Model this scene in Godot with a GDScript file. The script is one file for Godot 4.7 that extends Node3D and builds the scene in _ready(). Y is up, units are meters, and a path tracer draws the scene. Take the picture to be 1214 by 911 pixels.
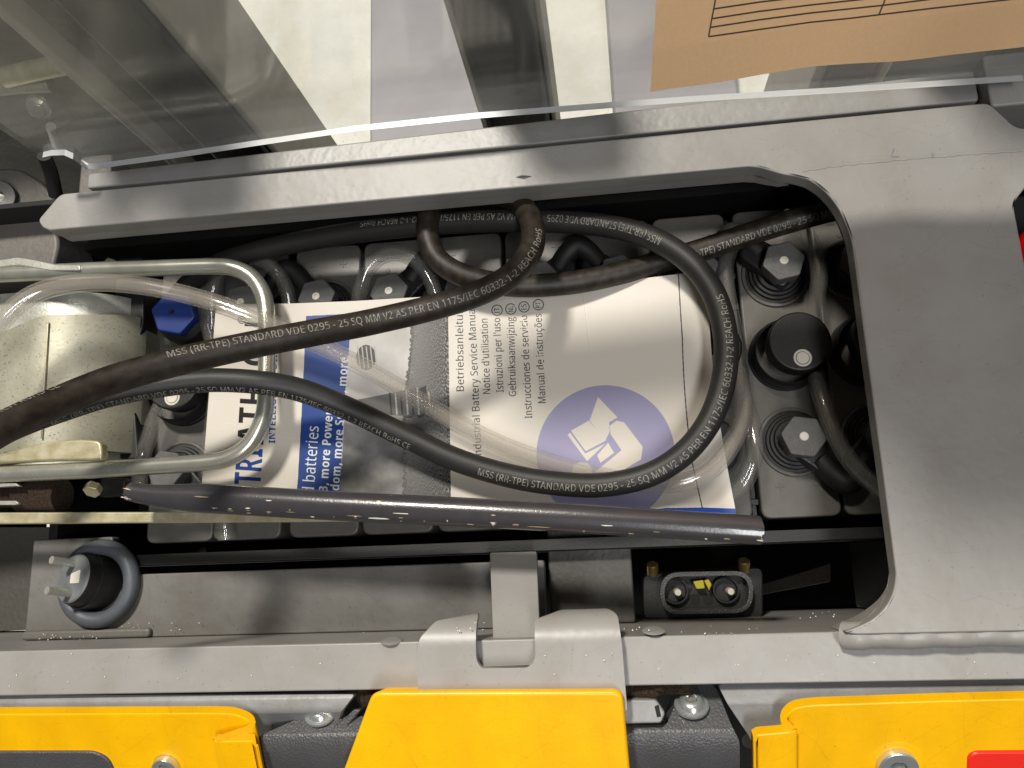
extends Node3D
# A truck's battery compartment seen from above. Units are metres, y is up, x runs along the row of cells, +z towards the operator.

const F := 935.0
var cam_c: Vector3
var cam_b: Basis
var M := {}
var used := {}

# ------------------------------------------------------------------ mesh collector
class MB:
	var v := PackedVector3Array()
	var n := PackedVector3Array()
	var t := PackedVector2Array()
	func tri(a: Vector3, b: Vector3, c: Vector3, na: Vector3, nb: Vector3, nc: Vector3, ua := Vector2.ZERO, ub := Vector2.ZERO, uc := Vector2.ZERO) -> void:
		var g := (b - a).cross(c - a)
		if g.length_squared() < 1e-18:
			return
		if g.dot(na + nb + nc) > 0.0:
			v.append(a); v.append(c); v.append(b)
			n.append(na); n.append(nc); n.append(nb)
			t.append(ua); t.append(uc); t.append(ub)
		else:
			v.append(a); v.append(b); v.append(c)
			n.append(na); n.append(nb); n.append(nc)
			t.append(ua); t.append(ub); t.append(uc)
	func quad(a: Vector3, b: Vector3, c: Vector3, d: Vector3, na: Vector3, nb: Vector3, nc: Vector3, nd: Vector3) -> void:
		tri(a, b, c, na, nb, nc)
		tri(a, c, d, na, nc, nd)
	func mesh(shift: Vector3, m: Material) -> ArrayMesh:
		var a := []
		a.resize(Mesh.ARRAY_MAX)
		var w := v.duplicate()
		for i in w.size():
			w[i] -= shift
		a[Mesh.ARRAY_VERTEX] = w
		a[Mesh.ARRAY_NORMAL] = n
		a[Mesh.ARRAY_TEX_UV] = t
		var am := ArrayMesh.new()
		am.add_surface_from_arrays(Mesh.PRIMITIVE_TRIANGLES, a)
		am.surface_set_material(0, m)
		return am
	func base() -> Vector3:
		var lo := v[0]
		var hi := v[0]
		for p in v:
			lo = lo.min(p)
			hi = hi.max(p)
		return Vector3((lo.x + hi.x) / 2.0, lo.y, (lo.z + hi.z) / 2.0)

# ------------------------------------------------------------------ placing by plan: where a ray of the lens meets a plane
func ray(px: float, py: float) -> Vector3:
	return cam_b * Vector3((px - 607.0) / F, -(py - 455.5) / F, -1.0)

func P(px: float, py: float, h_mm: float) -> Vector3:
	var d := ray(px, py)
	return cam_c + d * ((h_mm * 0.001 - cam_c.y) / d.y)

func PZ(px: float, py: float, z_mm: float) -> Vector3:
	var d := ray(px, py)
	return cam_c + d * ((z_mm * 0.001 - cam_c.z) / d.z)

func PN(px: float, py: float, o: Vector3, nn: Vector3) -> Vector3:
	var d := ray(px, py)
	return cam_c + d * (nn.dot(o - cam_c) / nn.dot(d))

func Q(p: Vector3) -> Vector2:
	var c := cam_b.transposed() * (p - cam_c)
	return Vector2(607.0 - F * c.x / c.z, 455.5 + F * c.y / c.z)

func mm(x: float, y: float, z: float) -> Vector3:
	return Vector3(x, y, z) * 0.001

# list of [px, py] at one height, or [px, py, h]
func ring(a: Array, h := 0.0) -> PackedVector3Array:
	var o := PackedVector3Array()
	for p in a:
		o.append(P(p[0], p[1], p[2] if p.size() > 2 else h))
	return o

# list of [x, z] in mm at height h
func flat(a: Array, h: float) -> PackedVector3Array:
	var o := PackedVector3Array()
	for p in a:
		o.append(mm(p[0], h, p[1]))
	return o

# corners rounded by r metres (or the radius in mm given as a list)
func rounded(a: PackedVector3Array, r: float, seg := 4, last := 99999) -> PackedVector3Array:
	var o := PackedVector3Array()
	var c := a.size()
	for i in c:
		var p := a[i]
		if i >= last:
			o.append(p)
			continue
		var u := a[(i + c - 1) % c] - p
		var w := a[(i + 1) % c] - p
		var k := minf(r, minf(u.length(), w.length()) * 0.48)
		var p0 := p + u.normalized() * k
		var p1 := p + w.normalized() * k
		for j in seg + 1:
			var t := float(j) / seg
			o.append(p0.lerp(p, t).lerp(p.lerp(p1, t), t))
	return o

func smooth_path(a: PackedVector3Array, per := 8) -> PackedVector3Array:
	var o := PackedVector3Array()
	var c := a.size()
	for i in c - 1:
		var p0 := a[maxi(i - 1, 0)]
		var p3 := a[mini(i + 2, c - 1)]
		for j in per:
			o.append(a[i].cubic_interpolate(a[i + 1], p0, p3, float(j) / per))
	o.append(a[c - 1])
	return o

# ------------------------------------------------------------------ shapes
func slab(mb: MB, top: PackedVector3Array, down: Vector3, bevel := 0.0006, bottom := true) -> void:
	var c := top.size()
	var nn := Vector3.ZERO
	for i in c:
		var p := top[i]
		var q := top[(i + 1) % c]
		nn += Vector3((p.y - q.y) * (p.z + q.z), (p.z - q.z) * (p.x + q.x), (p.x - q.x) * (p.y + q.y))
	nn = nn.normalized()
	var ccw := 1.0
	if nn.dot(down) > 0.0:
		nn = -nn
		ccw = -1.0
	var e1 := (top[1] - top[0]).normalized()
	for i in c:
		if (top[(i + 1) % c] - top[i]).length() > 1e-5:
			e1 = (top[(i + 1) % c] - top[i])
			break
	e1 = (e1 - nn * nn.dot(e1)).normalized()
	var e2 := nn.cross(e1)
	var outs := PackedVector3Array()
	var flat2 := PackedVector2Array()
	for i in c:
		var u := (top[i] - top[(i + c - 1) % c])
		var w := (top[(i + 1) % c] - top[i])
		if u.length() < 1e-7: u = w
		if w.length() < 1e-7: w = u
		var ou := u.normalized().cross(nn) * ccw
		var ow := w.normalized().cross(nn) * ccw
		var o := (ou + ow)
		o = o.normalized() if o.length() > 1e-4 else ou
		outs.append(o)
	var steps := 3
	var rings := []
	var norms := []
	for k in steps + 1:
		var a := PI / 2.0 * k / steps
		var r := PackedVector3Array()
		var m := PackedVector3Array()
		for i in c:
			r.append(top[i] - outs[i] * bevel * (1.0 - sin(a)) - nn * bevel * (1.0 - cos(a)))
			m.append((nn * cos(a) + outs[i] * sin(a)).normalized())
		rings.append(r)
		norms.append(m)
	var low := PackedVector3Array()
	for i in c:
		low.append(top[i] + down)
	rings.append(low)
	norms.append(outs)
	for k in rings.size() - 1:
		for i in c:
			var j := (i + 1) % c
			mb.quad(rings[k][i], rings[k][j], rings[k + 1][j], rings[k + 1][i], norms[k][i], norms[k][j], norms[k + 1][j], norms[k + 1][i])
	for i in c:
		flat2.append(Vector2(top[i].dot(e1), top[i].dot(e2)))
	var inset2 := PackedVector2Array()
	for i in c:
		inset2.append(Vector2(rings[0][i].dot(e1), rings[0][i].dot(e2)))
	var ids := Geometry2D.triangulate_polygon(inset2)
	if ids.is_empty():
		ids = Geometry2D.triangulate_polygon(flat2)
	for i in range(0, ids.size(), 3):
		mb.tri(rings[0][ids[i]], rings[0][ids[i + 1]], rings[0][ids[i + 2]], nn, nn, nn)
		if bottom:
			mb.tri(low[ids[i]], low[ids[i + 1]], low[ids[i + 2]], -nn, -nn, -nn)

func box(mb: MB, lo: Vector3, hi: Vector3, bevel := 0.0006, r := 0.0006) -> void:   # mm corners
	var a := flat([[lo.x, lo.z], [hi.x, lo.z], [hi.x, hi.z], [lo.x, hi.z]], hi.y)
	slab(mb, rounded(a, maxf(r, bevel * 1.9), 4), Vector3(0, (lo.y - hi.y) * 0.001, 0), bevel)

# a plan outline draped over a height profile y(x, z)
func draped(mb: MB, outline: PackedVector3Array, cuts: Array, along_x: bool, height: Callable, thick: float) -> void:
	var poly := PackedVector2Array()
	for p in outline:
		poly.append(Vector2(p.x, p.z))
	var nrm := func(x: float, z: float) -> Vector3:
		var e := 0.0002
		return Vector3(height.call(x - e, z) - height.call(x + e, z), 2 * e, height.call(x, z - e) - height.call(x, z + e)).normalized()
	for k in cuts.size() - 1:
		var a: float = cuts[k]
		var b: float = cuts[k + 1]
		var band := PackedVector2Array([Vector2(a, -9), Vector2(b, -9), Vector2(b, 9), Vector2(a, 9)]) if along_x else PackedVector2Array([Vector2(-9, a), Vector2(9, a), Vector2(9, b), Vector2(-9, b)])
		for piece in Geometry2D.intersect_polygons(poly, band):
			var ids := Geometry2D.triangulate_polygon(piece)
			for i in range(0, ids.size(), 3):
				var q := []
				var m := []
				for j in 3:
					var w: Vector2 = piece[ids[i + j]]
					q.append(Vector3(w.x, height.call(w.x, w.y), w.y))
					m.append(nrm.call(w.x, w.y))
				mb.tri(q[0], q[1], q[2], m[0], m[1], m[2])
				var dn := Vector3(0, thick, 0)
				mb.tri(q[0] - dn, q[1] - dn, q[2] - dn, -m[0], -m[1], -m[2])
	var cw := Geometry2D.is_polygon_clockwise(poly)
	for i in poly.size():
		var p := poly[i]
		var q := poly[(i + 1) % poly.size()]
		var d := q - p
		if d.length() < 1e-6:
			continue
		var o := Vector3(d.y, 0, -d.x).normalized() * (1.0 if cw else -1.0)
		if not cw:
			o = Vector3(d.y, 0, -d.x).normalized()
		else:
			o = Vector3(-d.y, 0, d.x).normalized()
		var seg := maxi(1, int(d.length() / 0.002))
		for s in seg:
			var a := p.lerp(q, float(s) / seg)
			var b := p.lerp(q, float(s + 1) / seg)
			var ya: float = height.call(a.x, a.y)
			var yb: float = height.call(b.x, b.y)
			mb.quad(Vector3(a.x, ya, a.y), Vector3(b.x, yb, b.y), Vector3(b.x, yb - thick, b.y), Vector3(a.x, ya - thick, a.y), o, o, o, o)

func frames(pts: PackedVector3Array) -> Array:
	var c := pts.size()
	var tans := PackedVector3Array()
	for i in c:
		tans.append((pts[mini(i + 1, c - 1)] - pts[maxi(i - 1, 0)]).normalized())
	var ups := PackedVector3Array()
	var u := Vector3.UP
	if absf(tans[0].y) > 0.9:
		u = Vector3.BACK
	for i in c:
		u = (u - tans[i] * tans[i].dot(u)).normalized()
		ups.append(u)
	return [tans, ups]

func tube(mb: MB, pts: PackedVector3Array, r: float, seg := 18, caps := true, flatten := 1.0, taper := PackedFloat32Array()) -> void:
	var fr := frames(pts)
	var tans: PackedVector3Array = fr[0]
	var ups: PackedVector3Array = fr[1]
	var c := pts.size()
	var run := 0.0
	var prev := PackedVector3Array()
	var prev_n := PackedVector3Array()
	var prev_run := 0.0
	for i in c:
		if i > 0:
			prev_run = run
			run += pts[i].distance_to(pts[i - 1])
		var b := tans[i].cross(ups[i])
		var rr := r * (taper[i] if taper.size() > i else 1.0)
		var now := PackedVector3Array()
		var now_n := PackedVector3Array()
		for k in seg + 1:
			var a := TAU * k / seg
			now.append(pts[i] + (ups[i] * cos(a) * flatten + b * sin(a)) * rr)
			now_n.append((ups[i] * cos(a) / flatten + b * sin(a)).normalized())
		if i > 0:
			for k in seg:
				var u0 := float(k) / seg
				var u1 := float(k + 1) / seg
				mb.tri(prev[k], prev[k + 1], now[k + 1], prev_n[k], prev_n[k + 1], now_n[k + 1], Vector2(u0, prev_run), Vector2(u1, prev_run), Vector2(u1, run))
				mb.tri(prev[k], now[k + 1], now[k], prev_n[k], now_n[k + 1], now_n[k], Vector2(u0, prev_run), Vector2(u1, run), Vector2(u0, run))
		if caps and (i == 0 or i == c - 1):
			var out := -tans[i] if i == 0 else tans[i]
			for k in seg:
				mb.tri(pts[i], now[k], now[k + 1], out, out, out)
		prev = now
		prev_n = now_n

# profile: [radius, height] in mm going from the top centre outwards and down
func lathe(mb: MB, profile: Array, o: Vector3, axis := Vector3.UP, seg := 36, phase := 0.0) -> void:
	var e1 := axis.cross(Vector3.RIGHT if absf(axis.x) < 0.8 else Vector3.BACK).normalized()
	var e2 := axis.cross(e1).normalized()
	var c := profile.size()
	var sn := []
	for i in c - 1:
		var dr: float = profile[i + 1][0] - profile[i][0]
		var dh: float = profile[i + 1][1] - profile[i][1]
		sn.append(Vector2(-dh, dr).normalized())
	var join := func(a: Vector2, b: Vector2) -> Vector2:
		if a.y > 0.995 or absf(a.x) > 0.995: return a
		if b.y > 0.995 or absf(b.x) > 0.995: return b
		return (a + b).normalized()
	for i in c - 1:
		var na: Vector2 = sn[i]
		var nb: Vector2 = sn[i]
		if i > 0 and sn[i - 1].dot(sn[i]) > 0.72:
			na = join.call(sn[i - 1], sn[i])
		if i < c - 2 and sn[i + 1].dot(sn[i]) > 0.72:
			nb = join.call(sn[i], sn[i + 1])
		for k in seg:
			var a0 := TAU * k / seg + phase
			var a1 := TAU * (k + 1) / seg + phase
			var d0 := e1 * cos(a0) + e2 * sin(a0)
			var d1 := e1 * cos(a1) + e2 * sin(a1)
			var ra: float = profile[i][0] * 0.001
			var rb: float = profile[i + 1][0] * 0.001
			var ha: Vector3 = o + axis * profile[i][1] * 0.001
			var hb: Vector3 = o + axis * profile[i + 1][1] * 0.001
			mb.quad(ha + d0 * ra, ha + d1 * ra, hb + d1 * rb, hb + d0 * rb, d0 * na.x + axis * na.y, d1 * na.x + axis * na.y, d1 * nb.x + axis * nb.y, d0 * nb.x + axis * nb.y)

func hexagon(mb: MB, o: Vector3, axis: Vector3, r: float, high: float, bevel: float, phase := 0.0) -> void:
	var e1 := axis.cross(Vector3.RIGHT if absf(axis.x) < 0.8 else Vector3.BACK).normalized()
	var e2 := axis.cross(e1).normalized()
	var a := PackedVector3Array()
	for k in 6:
		var t := TAU * k / 6 + phase
		a.append(o + axis * high + (e1 * cos(t) + e2 * sin(t)) * r)
	slab(mb, rounded(a, r * 0.1, 2), -axis * high, bevel)

func torus(mb: MB, o: Vector3, axis: Vector3, big: float, small: float, seg := 40) -> void:
	var e1 := axis.cross(Vector3.RIGHT if absf(axis.x) < 0.8 else Vector3.BACK).normalized()
	var e2 := axis.cross(e1).normalized()
	for i in seg:
		for k in 12:
			var q := []
			var m := []
			for s in [[0, 0], [1, 0], [1, 1], [0, 1]]:
				var a: float = TAU * (i + s[0]) / seg
				var b: float = TAU * (k + s[1]) / 12
				var d := e1 * cos(a) + e2 * sin(a)
				m.append(d * cos(b) + axis * sin(b))
				q.append(o + d * big + m[-1] * small)
			mb.quad(q[0], q[1], q[2], q[3], m[0], m[1], m[2], m[3])

# ------------------------------------------------------------------ nodes
func numbered(called: String) -> String:
	var k: int = used.get(called, 0)
	used[called] = k + 1
	return called if k == 0 else "%s_%03d" % [called, k]

func tag(o: Node3D, label: String, category: String, group := "") -> Node3D:
	o.set_meta("label", label)
	o.set_meta("category", category)
	if group:
		o.set_meta("group", group)
	return o

func thing(called: String, label: String, category: String, at: Vector3, group := "") -> Node3D:
	var o := Node3D.new()
	o.name = numbered(called)
	o.position = at
	add_child(o)
	return tag(o, label, category, group)

func part(called: String, mb: MB, m: Material, parent: Node3D, label := "") -> MeshInstance3D:
	var o := MeshInstance3D.new()
	o.name = called
	var off := Vector3.ZERO
	var q: Node = parent
	while q != self and q is Node3D:
		off += (q as Node3D).position
		q = q.get_parent()
	o.mesh = mb.mesh(off, m)
	parent.add_child(o, true)
	if label:
		o.set_meta("label", label)
	return o

func solo(called: String, label: String, category: String, mb: MB, m: Material, group := "") -> MeshInstance3D:
	var o := MeshInstance3D.new()
	o.name = numbered(called)
	var b := mb.base()
	o.mesh = mb.mesh(b, m)
	o.position = b
	add_child(o)
	tag(o, label, category, group)
	return o

# ------------------------------------------------------------------ materials
func noise_tex(freq: float, lo: float, hi: float, octaves := 4, seed_ := 1, kind := FastNoiseLite.TYPE_SIMPLEX, tint_lo := Color.WHITE, tint_hi := Color.WHITE, size := 512, a := 0.0, b := 1.0) -> NoiseTexture2D:
	var f := FastNoiseLite.new()
	f.noise_type = kind
	f.frequency = freq
	f.fractal_octaves = octaves
	f.seed = seed_
	var t := NoiseTexture2D.new()
	t.width = size
	t.height = size
	t.seamless = true
	t.noise = f
	var g := Gradient.new()
	g.offsets = PackedFloat32Array([a, b])
	g.colors = PackedColorArray([Color(lo, lo, lo) * tint_lo, Color(hi, hi, hi) * tint_hi])
	t.color_ramp = g
	return t

func wear_tex(seed_: int, base: float, strokes: int, specks: int, blotch: float, amount: float, shift := 0.62) -> ImageTexture:
	var n := 1024
	var im := Image.create(n, n, false, Image.FORMAT_RGB8)
	var f := FastNoiseLite.new()
	f.seed = seed_
	f.frequency = 0.004
	f.fractal_octaves = 6
	var g := RandomNumberGenerator.new()
	g.seed = seed_
	var half := n / 2
	for y in n:
		for x in n:
			# mirrored, so that the tile has no seam
			var v := f.get_noise_2d(absf(x - half) * 1.3, absf(y - half) * 1.3)
			var c := base + blotch * v + 0.012 * (g.randf() - 0.5)
			im.set_pixel(x, y, Color(c, c * (1.0 - 0.02 * maxf(0.0, -v)), c * (1.0 - 0.05 * maxf(0.0, -v))))
	for k in strokes:
		var p := Vector2(g.randf() * n, g.randf() * n)
		var d := Vector2.RIGHT.rotated(g.randfn(0.0, 0.5) + (PI / 2 if g.randf() < 0.3 else 0.0))
		var dv := (g.randf() - shift) * amount
		var bend := g.randfn(0.0, 0.006)
		for i in g.randi_range(8, 130):
			p += d
			d = d.rotated(bend)
			var x := posmod(int(p.x), n)
			var y := posmod(int(p.y), n)
			var c := im.get_pixel(x, y)
			var w := dv * (0.5 + 0.5 * g.randf())
			im.set_pixel(x, y, Color(clampf(c.r + w, 0, 1), clampf(c.g + w, 0, 1), clampf(c.b + w, 0, 1)))
	for k in specks:
		var x := g.randi_range(2, n - 4)
		var y := g.randi_range(2, n - 4)
		var w := g.randf_range(0.15, 0.6) * amount * 1.5
		for j in g.randi_range(1, 7):
			var xx := x + g.randi_range(-1, 2)
			var yy := y + g.randi_range(-1, 2)
			var c := im.get_pixel(xx, yy)
			im.set_pixel(xx, yy, c.darkened(clampf(w * 2.0, 0, 0.8)))
	return ImageTexture.create_from_image(im)

func mat(called: String, c: Color, rough: float, metal := 0.0, tex: Texture2D = null, scale := 12.0, bump: Texture2D = null, bump_cm := 0.01) -> StandardMaterial3D:
	var m := StandardMaterial3D.new()
	m.resource_name = called
	m.albedo_color = c
	m.roughness = rough
	m.metallic = metal
	m.uv1_triplanar = true
	m.uv1_world_triplanar = true
	m.uv1_scale = Vector3.ONE * scale
	if tex:
		m.albedo_texture = tex
	if bump:
		m.heightmap_enabled = true
		m.heightmap_texture = bump
		m.heightmap_scale = bump_cm
	M[called] = m
	return m

func make_materials() -> void:
	var soft := noise_tex(0.012, 0.93, 1.0, 5, 3)
	var grime := noise_tex(0.02, 0.945, 1.0, 7, 7, FastNoiseLite.TYPE_SIMPLEX, Color(1.0, 0.995, 0.985), Color.WHITE, 1024, 0.1, 0.9)
	var grain := noise_tex(0.11, 0.0, 1.0, 3, 11)
	var peel := noise_tex(0.045, 0.0, 1.0, 2, 12)
	var zinc := noise_tex(0.008, 0.88, 1.0, 6, 21, FastNoiseLite.TYPE_SIMPLEX, Color(0.97, 0.93, 0.80), Color(1.0, 0.99, 0.93), 1024, 0.1, 0.9)
	var speck := noise_tex(0.09, 0.87, 1.0, 7, 23, FastNoiseLite.TYPE_SIMPLEX, Color(0.9, 0.86, 0.74), Color.WHITE, 1024, 0.15, 0.6)
	var dusty := noise_tex(0.02, 0.55, 1.0, 7, 31, FastNoiseLite.TYPE_SIMPLEX, Color(0.9, 0.85, 0.78), Color(1, 0.97, 0.9), 1024, 0.25, 0.95)
	var concrete := noise_tex(0.012, 0.93, 1.0, 8, 41, FastNoiseLite.TYPE_SIMPLEX, Color(0.98, 0.98, 0.95), Color(1, 1, 0.98), 1024, 0.2, 0.8)
	var worn := wear_tex(3, 0.955, 420, 500, 0.045, 0.16)
	var dirty := wear_tex(14, 0.90, 260, 900, 0.11, 0.3)
	var scuff := wear_tex(27, 0.95, 340, 420, 0.07, 0.26)
	var cast := wear_tex(35, 0.86, 420, 5200, 0.16, 0.5)
	var scraped := wear_tex(51, 0.42, 2600, 600, 0.24, 0.8, 0.1)
	var rust := noise_tex(0.03, 0.6, 1.0, 6, 55, FastNoiseLite.TYPE_SIMPLEX, Color(0.8, 0.6, 0.42), Color(1, 0.93, 0.85), 512, 0.2, 0.75)

	mat("grey_paint", Color(0.60, 0.59, 0.575), 0.4, 0.0, worn, 5.0, peel, 0.008)
	mat("grey_paint_gloss", Color(0.55, 0.545, 0.535), 0.42, 0.0, worn, 6.0, peel, 0.012)
	mat("ledge_grey", Color(0.46, 0.45, 0.435), 0.45, 0.0, dirty, 5.0, peel, 0.012)  # darker than the grey on the rest of the frame
	mat("grey_paint_dark", Color(0.40, 0.385, 0.37), 0.5, 0.0, grime, 9.0, peel, 0.012)
	mat("grey_sheet", Color(0.60, 0.60, 0.60), 0.42, 0.0, dirty, 7.0, peel, 0.01)
	mat("pit_grey", Color(0.31, 0.30, 0.285), 0.5, 0.0, grime, 9.0, peel, 0.012)  # deeper grey for the lower ledge and the pit shelf
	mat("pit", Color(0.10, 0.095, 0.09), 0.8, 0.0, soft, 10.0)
	mat("tray_black", Color(0.11, 0.107, 0.103), 0.45, 0.0, soft, 14.0, grain, 0.006)
	mat("lid_grey", Color(0.37, 0.36, 0.34), 0.42, 0.0, soft, 15.0, grain, 0.004)
	mat("black_plastic", Color(0.11, 0.108, 0.105), 0.42, 0.0, soft, 20.0, grain, 0.008)
	mat("black_rubber", Color(0.09, 0.087, 0.083), 0.6, 0.0, soft, 20.0)
	mat("cap_plastic", Color(0.36, 0.357, 0.352), 0.42, 0.0, soft, 30.0, grain, 0.02)
	mat("blue_plastic", Color(0.08, 0.20, 0.50), 0.4, 0.0, soft, 30.0)
	mat("white_plastic", Color(0.82, 0.80, 0.75), 0.5)
	mat("trim_plastic", Color(0.30, 0.30, 0.31), 0.42, 0.0, scuff, 12.0, grain, 0.025)
	mat("zinc", Color(0.86, 0.845, 0.77), 0.33, 0.5, zinc, 10.0, grain, 0.004)
	mat("zinc_cast", Color(0.70, 0.69, 0.62), 0.48, 0.4, cast, 5.0, grain, 0.004)
	mat("zinc_white", Color(0.84, 0.84, 0.80), 0.38, 0.5, cast, 8.0, grain, 0.006)
	mat("steel", Color(0.86, 0.86, 0.81), 0.24, 0.75, scuff, 16.0)
	mat("screw", Color(0.84, 0.86, 0.86), 0.25, 0.8)
	mat("bar_paint", Color(0.27, 0.26, 0.272), 0.24, 0.1, soft, 14.0, grain, 0.003)
	mat("bare_metal", Color(0.70, 0.62, 0.50), 0.45, 0.4)
	mat("yellow", Color(0.99, 0.745, 0.0), 0.36, 0.0, scuff, 6.0, grain, 0.004)
	mat("red", Color(0.90, 0.17, 0.13), 0.35)
	mat("lamp_red", Color(0.62, 0.02, 0.02), 0.12)
	mat("cable", Color(0.16, 0.155, 0.15), 0.5, 0.0, soft, 18.0, grain, 0.006)
	mat("cable_worn", Color(0.20, 0.18, 0.155), 0.5, 0.0, noise_tex(0.02, 0.55, 1.0, 5, 9, FastNoiseLite.TYPE_SIMPLEX, Color(1, 0.88, 0.70), Color(1, 0.98, 0.95), 512, 0.2, 0.7), 14.0, grain, 0.006)
	mat("print_white", Color(0.60, 0.59, 0.55), 0.7, 0.0, noise_tex(0.05, 0.62, 1.0, 4, 61, FastNoiseLite.TYPE_SIMPLEX, Color.WHITE, Color.WHITE, 512, 0.3, 0.5), 12.0)
	mat("grease", Color(0.30, 0.25, 0.19), 0.85, 0.0, rust, 40.0, grain, 0.12)
	mat("mast", Color(0.12, 0.115, 0.108), 0.4, 0.1, scraped, 6.0, grain, 0.01)
	mat("mast_dust", Color(0.42, 0.40, 0.36), 0.6, 0.1, scraped, 5.0, grain, 0.01)
	mat("mast_light", Color(0.60, 0.585, 0.54), 0.5, 0.1, soft, 7.0)
	mat("fork_paint", Color(0.62, 0.61, 0.63), 0.5, 0.0, soft, 2.0)
	mat("concrete", Color(0.93, 0.93, 0.89), 0.7, 0.0, wear_tex(61, 0.95, 120, 500, 0.05, 0.2), 2.2, peel, 0.1)
	mat("plug_face", Color(0.44, 0.45, 0.46), 0.45, 0.0, soft, 30.0)
	mat("grommet", Color(0.33, 0.345, 0.37), 0.4, 0.0, soft, 30.0, grain, 0.01)
	mat("key_yellow", Color(0.70, 0.64, 0.12), 0.5)
	mat("edge_acrylic", Color(0.72, 0.73, 0.73), 0.3)
	mat("brass", Color(0.75, 0.66, 0.42), 0.35, 0.8)
	mat("flake", Color(0.85, 0.84, 0.80), 0.7)
	mat("lamp_glow", Color(1, 1, 1), 0.5)
	M.lamp_glow.emission_enabled = true
	M.lamp_glow.emission = Color(1.0, 0.96, 0.9)
	M.lamp_glow.emission_energy_multiplier = 2.5
	M.bar_paint.clearcoat_enabled = true
	M.bar_paint.clearcoat = 0.45
	M.bar_paint.clearcoat_roughness = 0.06
	for k in ["clear_hose", "water_hose", "acrylic"]:
		var m := StandardMaterial3D.new()
		m.resource_name = k
		m.transparency = BaseMaterial3D.TRANSPARENCY_ALPHA
		m.roughness = 0.08
		m.albedo_color = Color(0.78, 0.75, 0.70, 0.15) if k == "clear_hose" else Color(0.74, 0.73, 0.70, 0.06) if k == "water_hose" else Color(0.9, 0.9, 0.88, 0.05)
		M[k] = m

# ------------------------------------------------------------------ lettering
func glyphs(text: String, bold := false) -> Array:
	var f := SystemFont.new()
	f.font_names = PackedStringArray(["Droid Sans"])
	if bold:
		f.font_weight = 700
	var tm := TextMesh.new()
	tm.font = f
	tm.text = text
	tm.font_size = 48
	tm.pixel_size = 1.0 / 48.0
	tm.depth = 0.0
	tm.curve_step = 2.0
	tm.horizontal_alignment = HORIZONTAL_ALIGNMENT_LEFT
	var a := tm.get_mesh_arrays()
	var vs: PackedVector3Array = a[Mesh.ARRAY_VERTEX]
	var ids: PackedInt32Array = a[Mesh.ARRAY_INDEX] if a[Mesh.ARRAY_INDEX] != null else PackedInt32Array(range(vs.size()))
	var x0 := 1e9
	var x1 := -1e9
	var y0 := 1e9
	var y1 := -1e9
	for p in vs:
		x0 = minf(x0, p.x); x1 = maxf(x1, p.x)
		y0 = minf(y0, p.y); y1 = maxf(y1, p.y)
	return [vs, ids, x0, x1, y0, y1]

func nearest(pts: PackedVector3Array, at: Vector2) -> int:
	var best := 0
	var far := 1e18
	for i in pts.size():
		var d := Q(pts[i]).distance_squared_to(at)
		if d < far:
			far = d
			best = i
	return best

# print on a cable from the path point nearest pixel a to that nearest b; phi is the angle from the top of the cable
func cable_print(parent: Node3D, pts: PackedVector3Array, r: float, text: String, a: Vector2, b: Vector2, phi: float, high: float, from := 0, to := -1, phi_end := 999.0) -> void:
	var fr := frames(pts)
	var tans: PackedVector3Array = fr[0]
	var lens := PackedFloat32Array([0.0])
	for i in range(1, pts.size()):
		lens.append(lens[i - 1] + pts[i].distance_to(pts[i - 1]))
	var cut := pts.slice(from, to if to > 0 else pts.size())
	var s0 := lens[from + nearest(cut, a)]
	var s1 := lens[from + nearest(cut, b)]
	var g := glyphs(text)
	var vs: PackedVector3Array = g[0]
	var ids: PackedInt32Array = g[1]
	var caps := glyphs("H")
	var y0: float = caps[4]
	var tall: float = caps[5] - caps[4]
	var mb := MB.new()
	var warp := func(p: Vector3) -> Array:
		var u: float = (p.x - g[2]) / (g[3] - g[2])
		var s := lerpf(s0, s1, u)
		var i := clampi(lens.bsearch(s), 1, pts.size() - 1)
		var k := clampf((s - lens[i - 1]) / maxf(1e-6, lens[i] - lens[i - 1]), 0, 1)
		var c := pts[i - 1].lerp(pts[i], k)
		var tn := tans[i - 1].lerp(tans[i], k).normalized()
		var up := (Vector3.UP - tn * tn.y).normalized()
		var side := tn.cross(up)
		var f0 := phi if phi_end > 900 else lerpf(phi, phi_end, u)
		var ang: float = f0 - ((p.y - y0) / tall - 0.5) * high / r
		var d := up * cos(ang) + side * sin(ang)
		return [c + d * (r + 0.00012), d]
	var todo := []
	for i in range(0, ids.size(), 3):
		todo.append([vs[ids[i]], vs[ids[i + 1]], vs[ids[i + 2]]])
	var most := tall * 0.3
	while todo.size():
		var q: Array = todo.pop_back()
		var l := [q[0].distance_to(q[1]), q[1].distance_to(q[2]), q[2].distance_to(q[0])]
		var k := 0 if l[0] >= l[1] and l[0] >= l[2] else 1 if l[1] >= l[2] else 2
		if l[k] > most:
			var m: Vector3 = (q[k] + q[(k + 1) % 3]) / 2.0
			todo.append([q[k], m, q[(k + 2) % 3]])
			todo.append([m, q[(k + 1) % 3], q[(k + 2) % 3]])
			continue
		var x: Array = warp.call(q[0])
		var y: Array = warp.call(q[1])
		var z: Array = warp.call(q[2])
		mb.tri(x[0], y[0], z[0], x[1], y[1], z[1])
	part("printed_text", mb, M.print_white, parent)

# ------------------------------------------------------------------ the booklet's cover, printed into a picture
var sheet_top := [[256, 361], [345, 360], [420, 357], [520, 351], [640, 344], [730, 334], [838, 321]]
var sheet_bottom := [[236, 614], [340, 614], [420, 613], [520, 610], [640, 607], [760, 605], [873, 609]]
const IW := 2048
const IH := 960
var pic: Image

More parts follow.
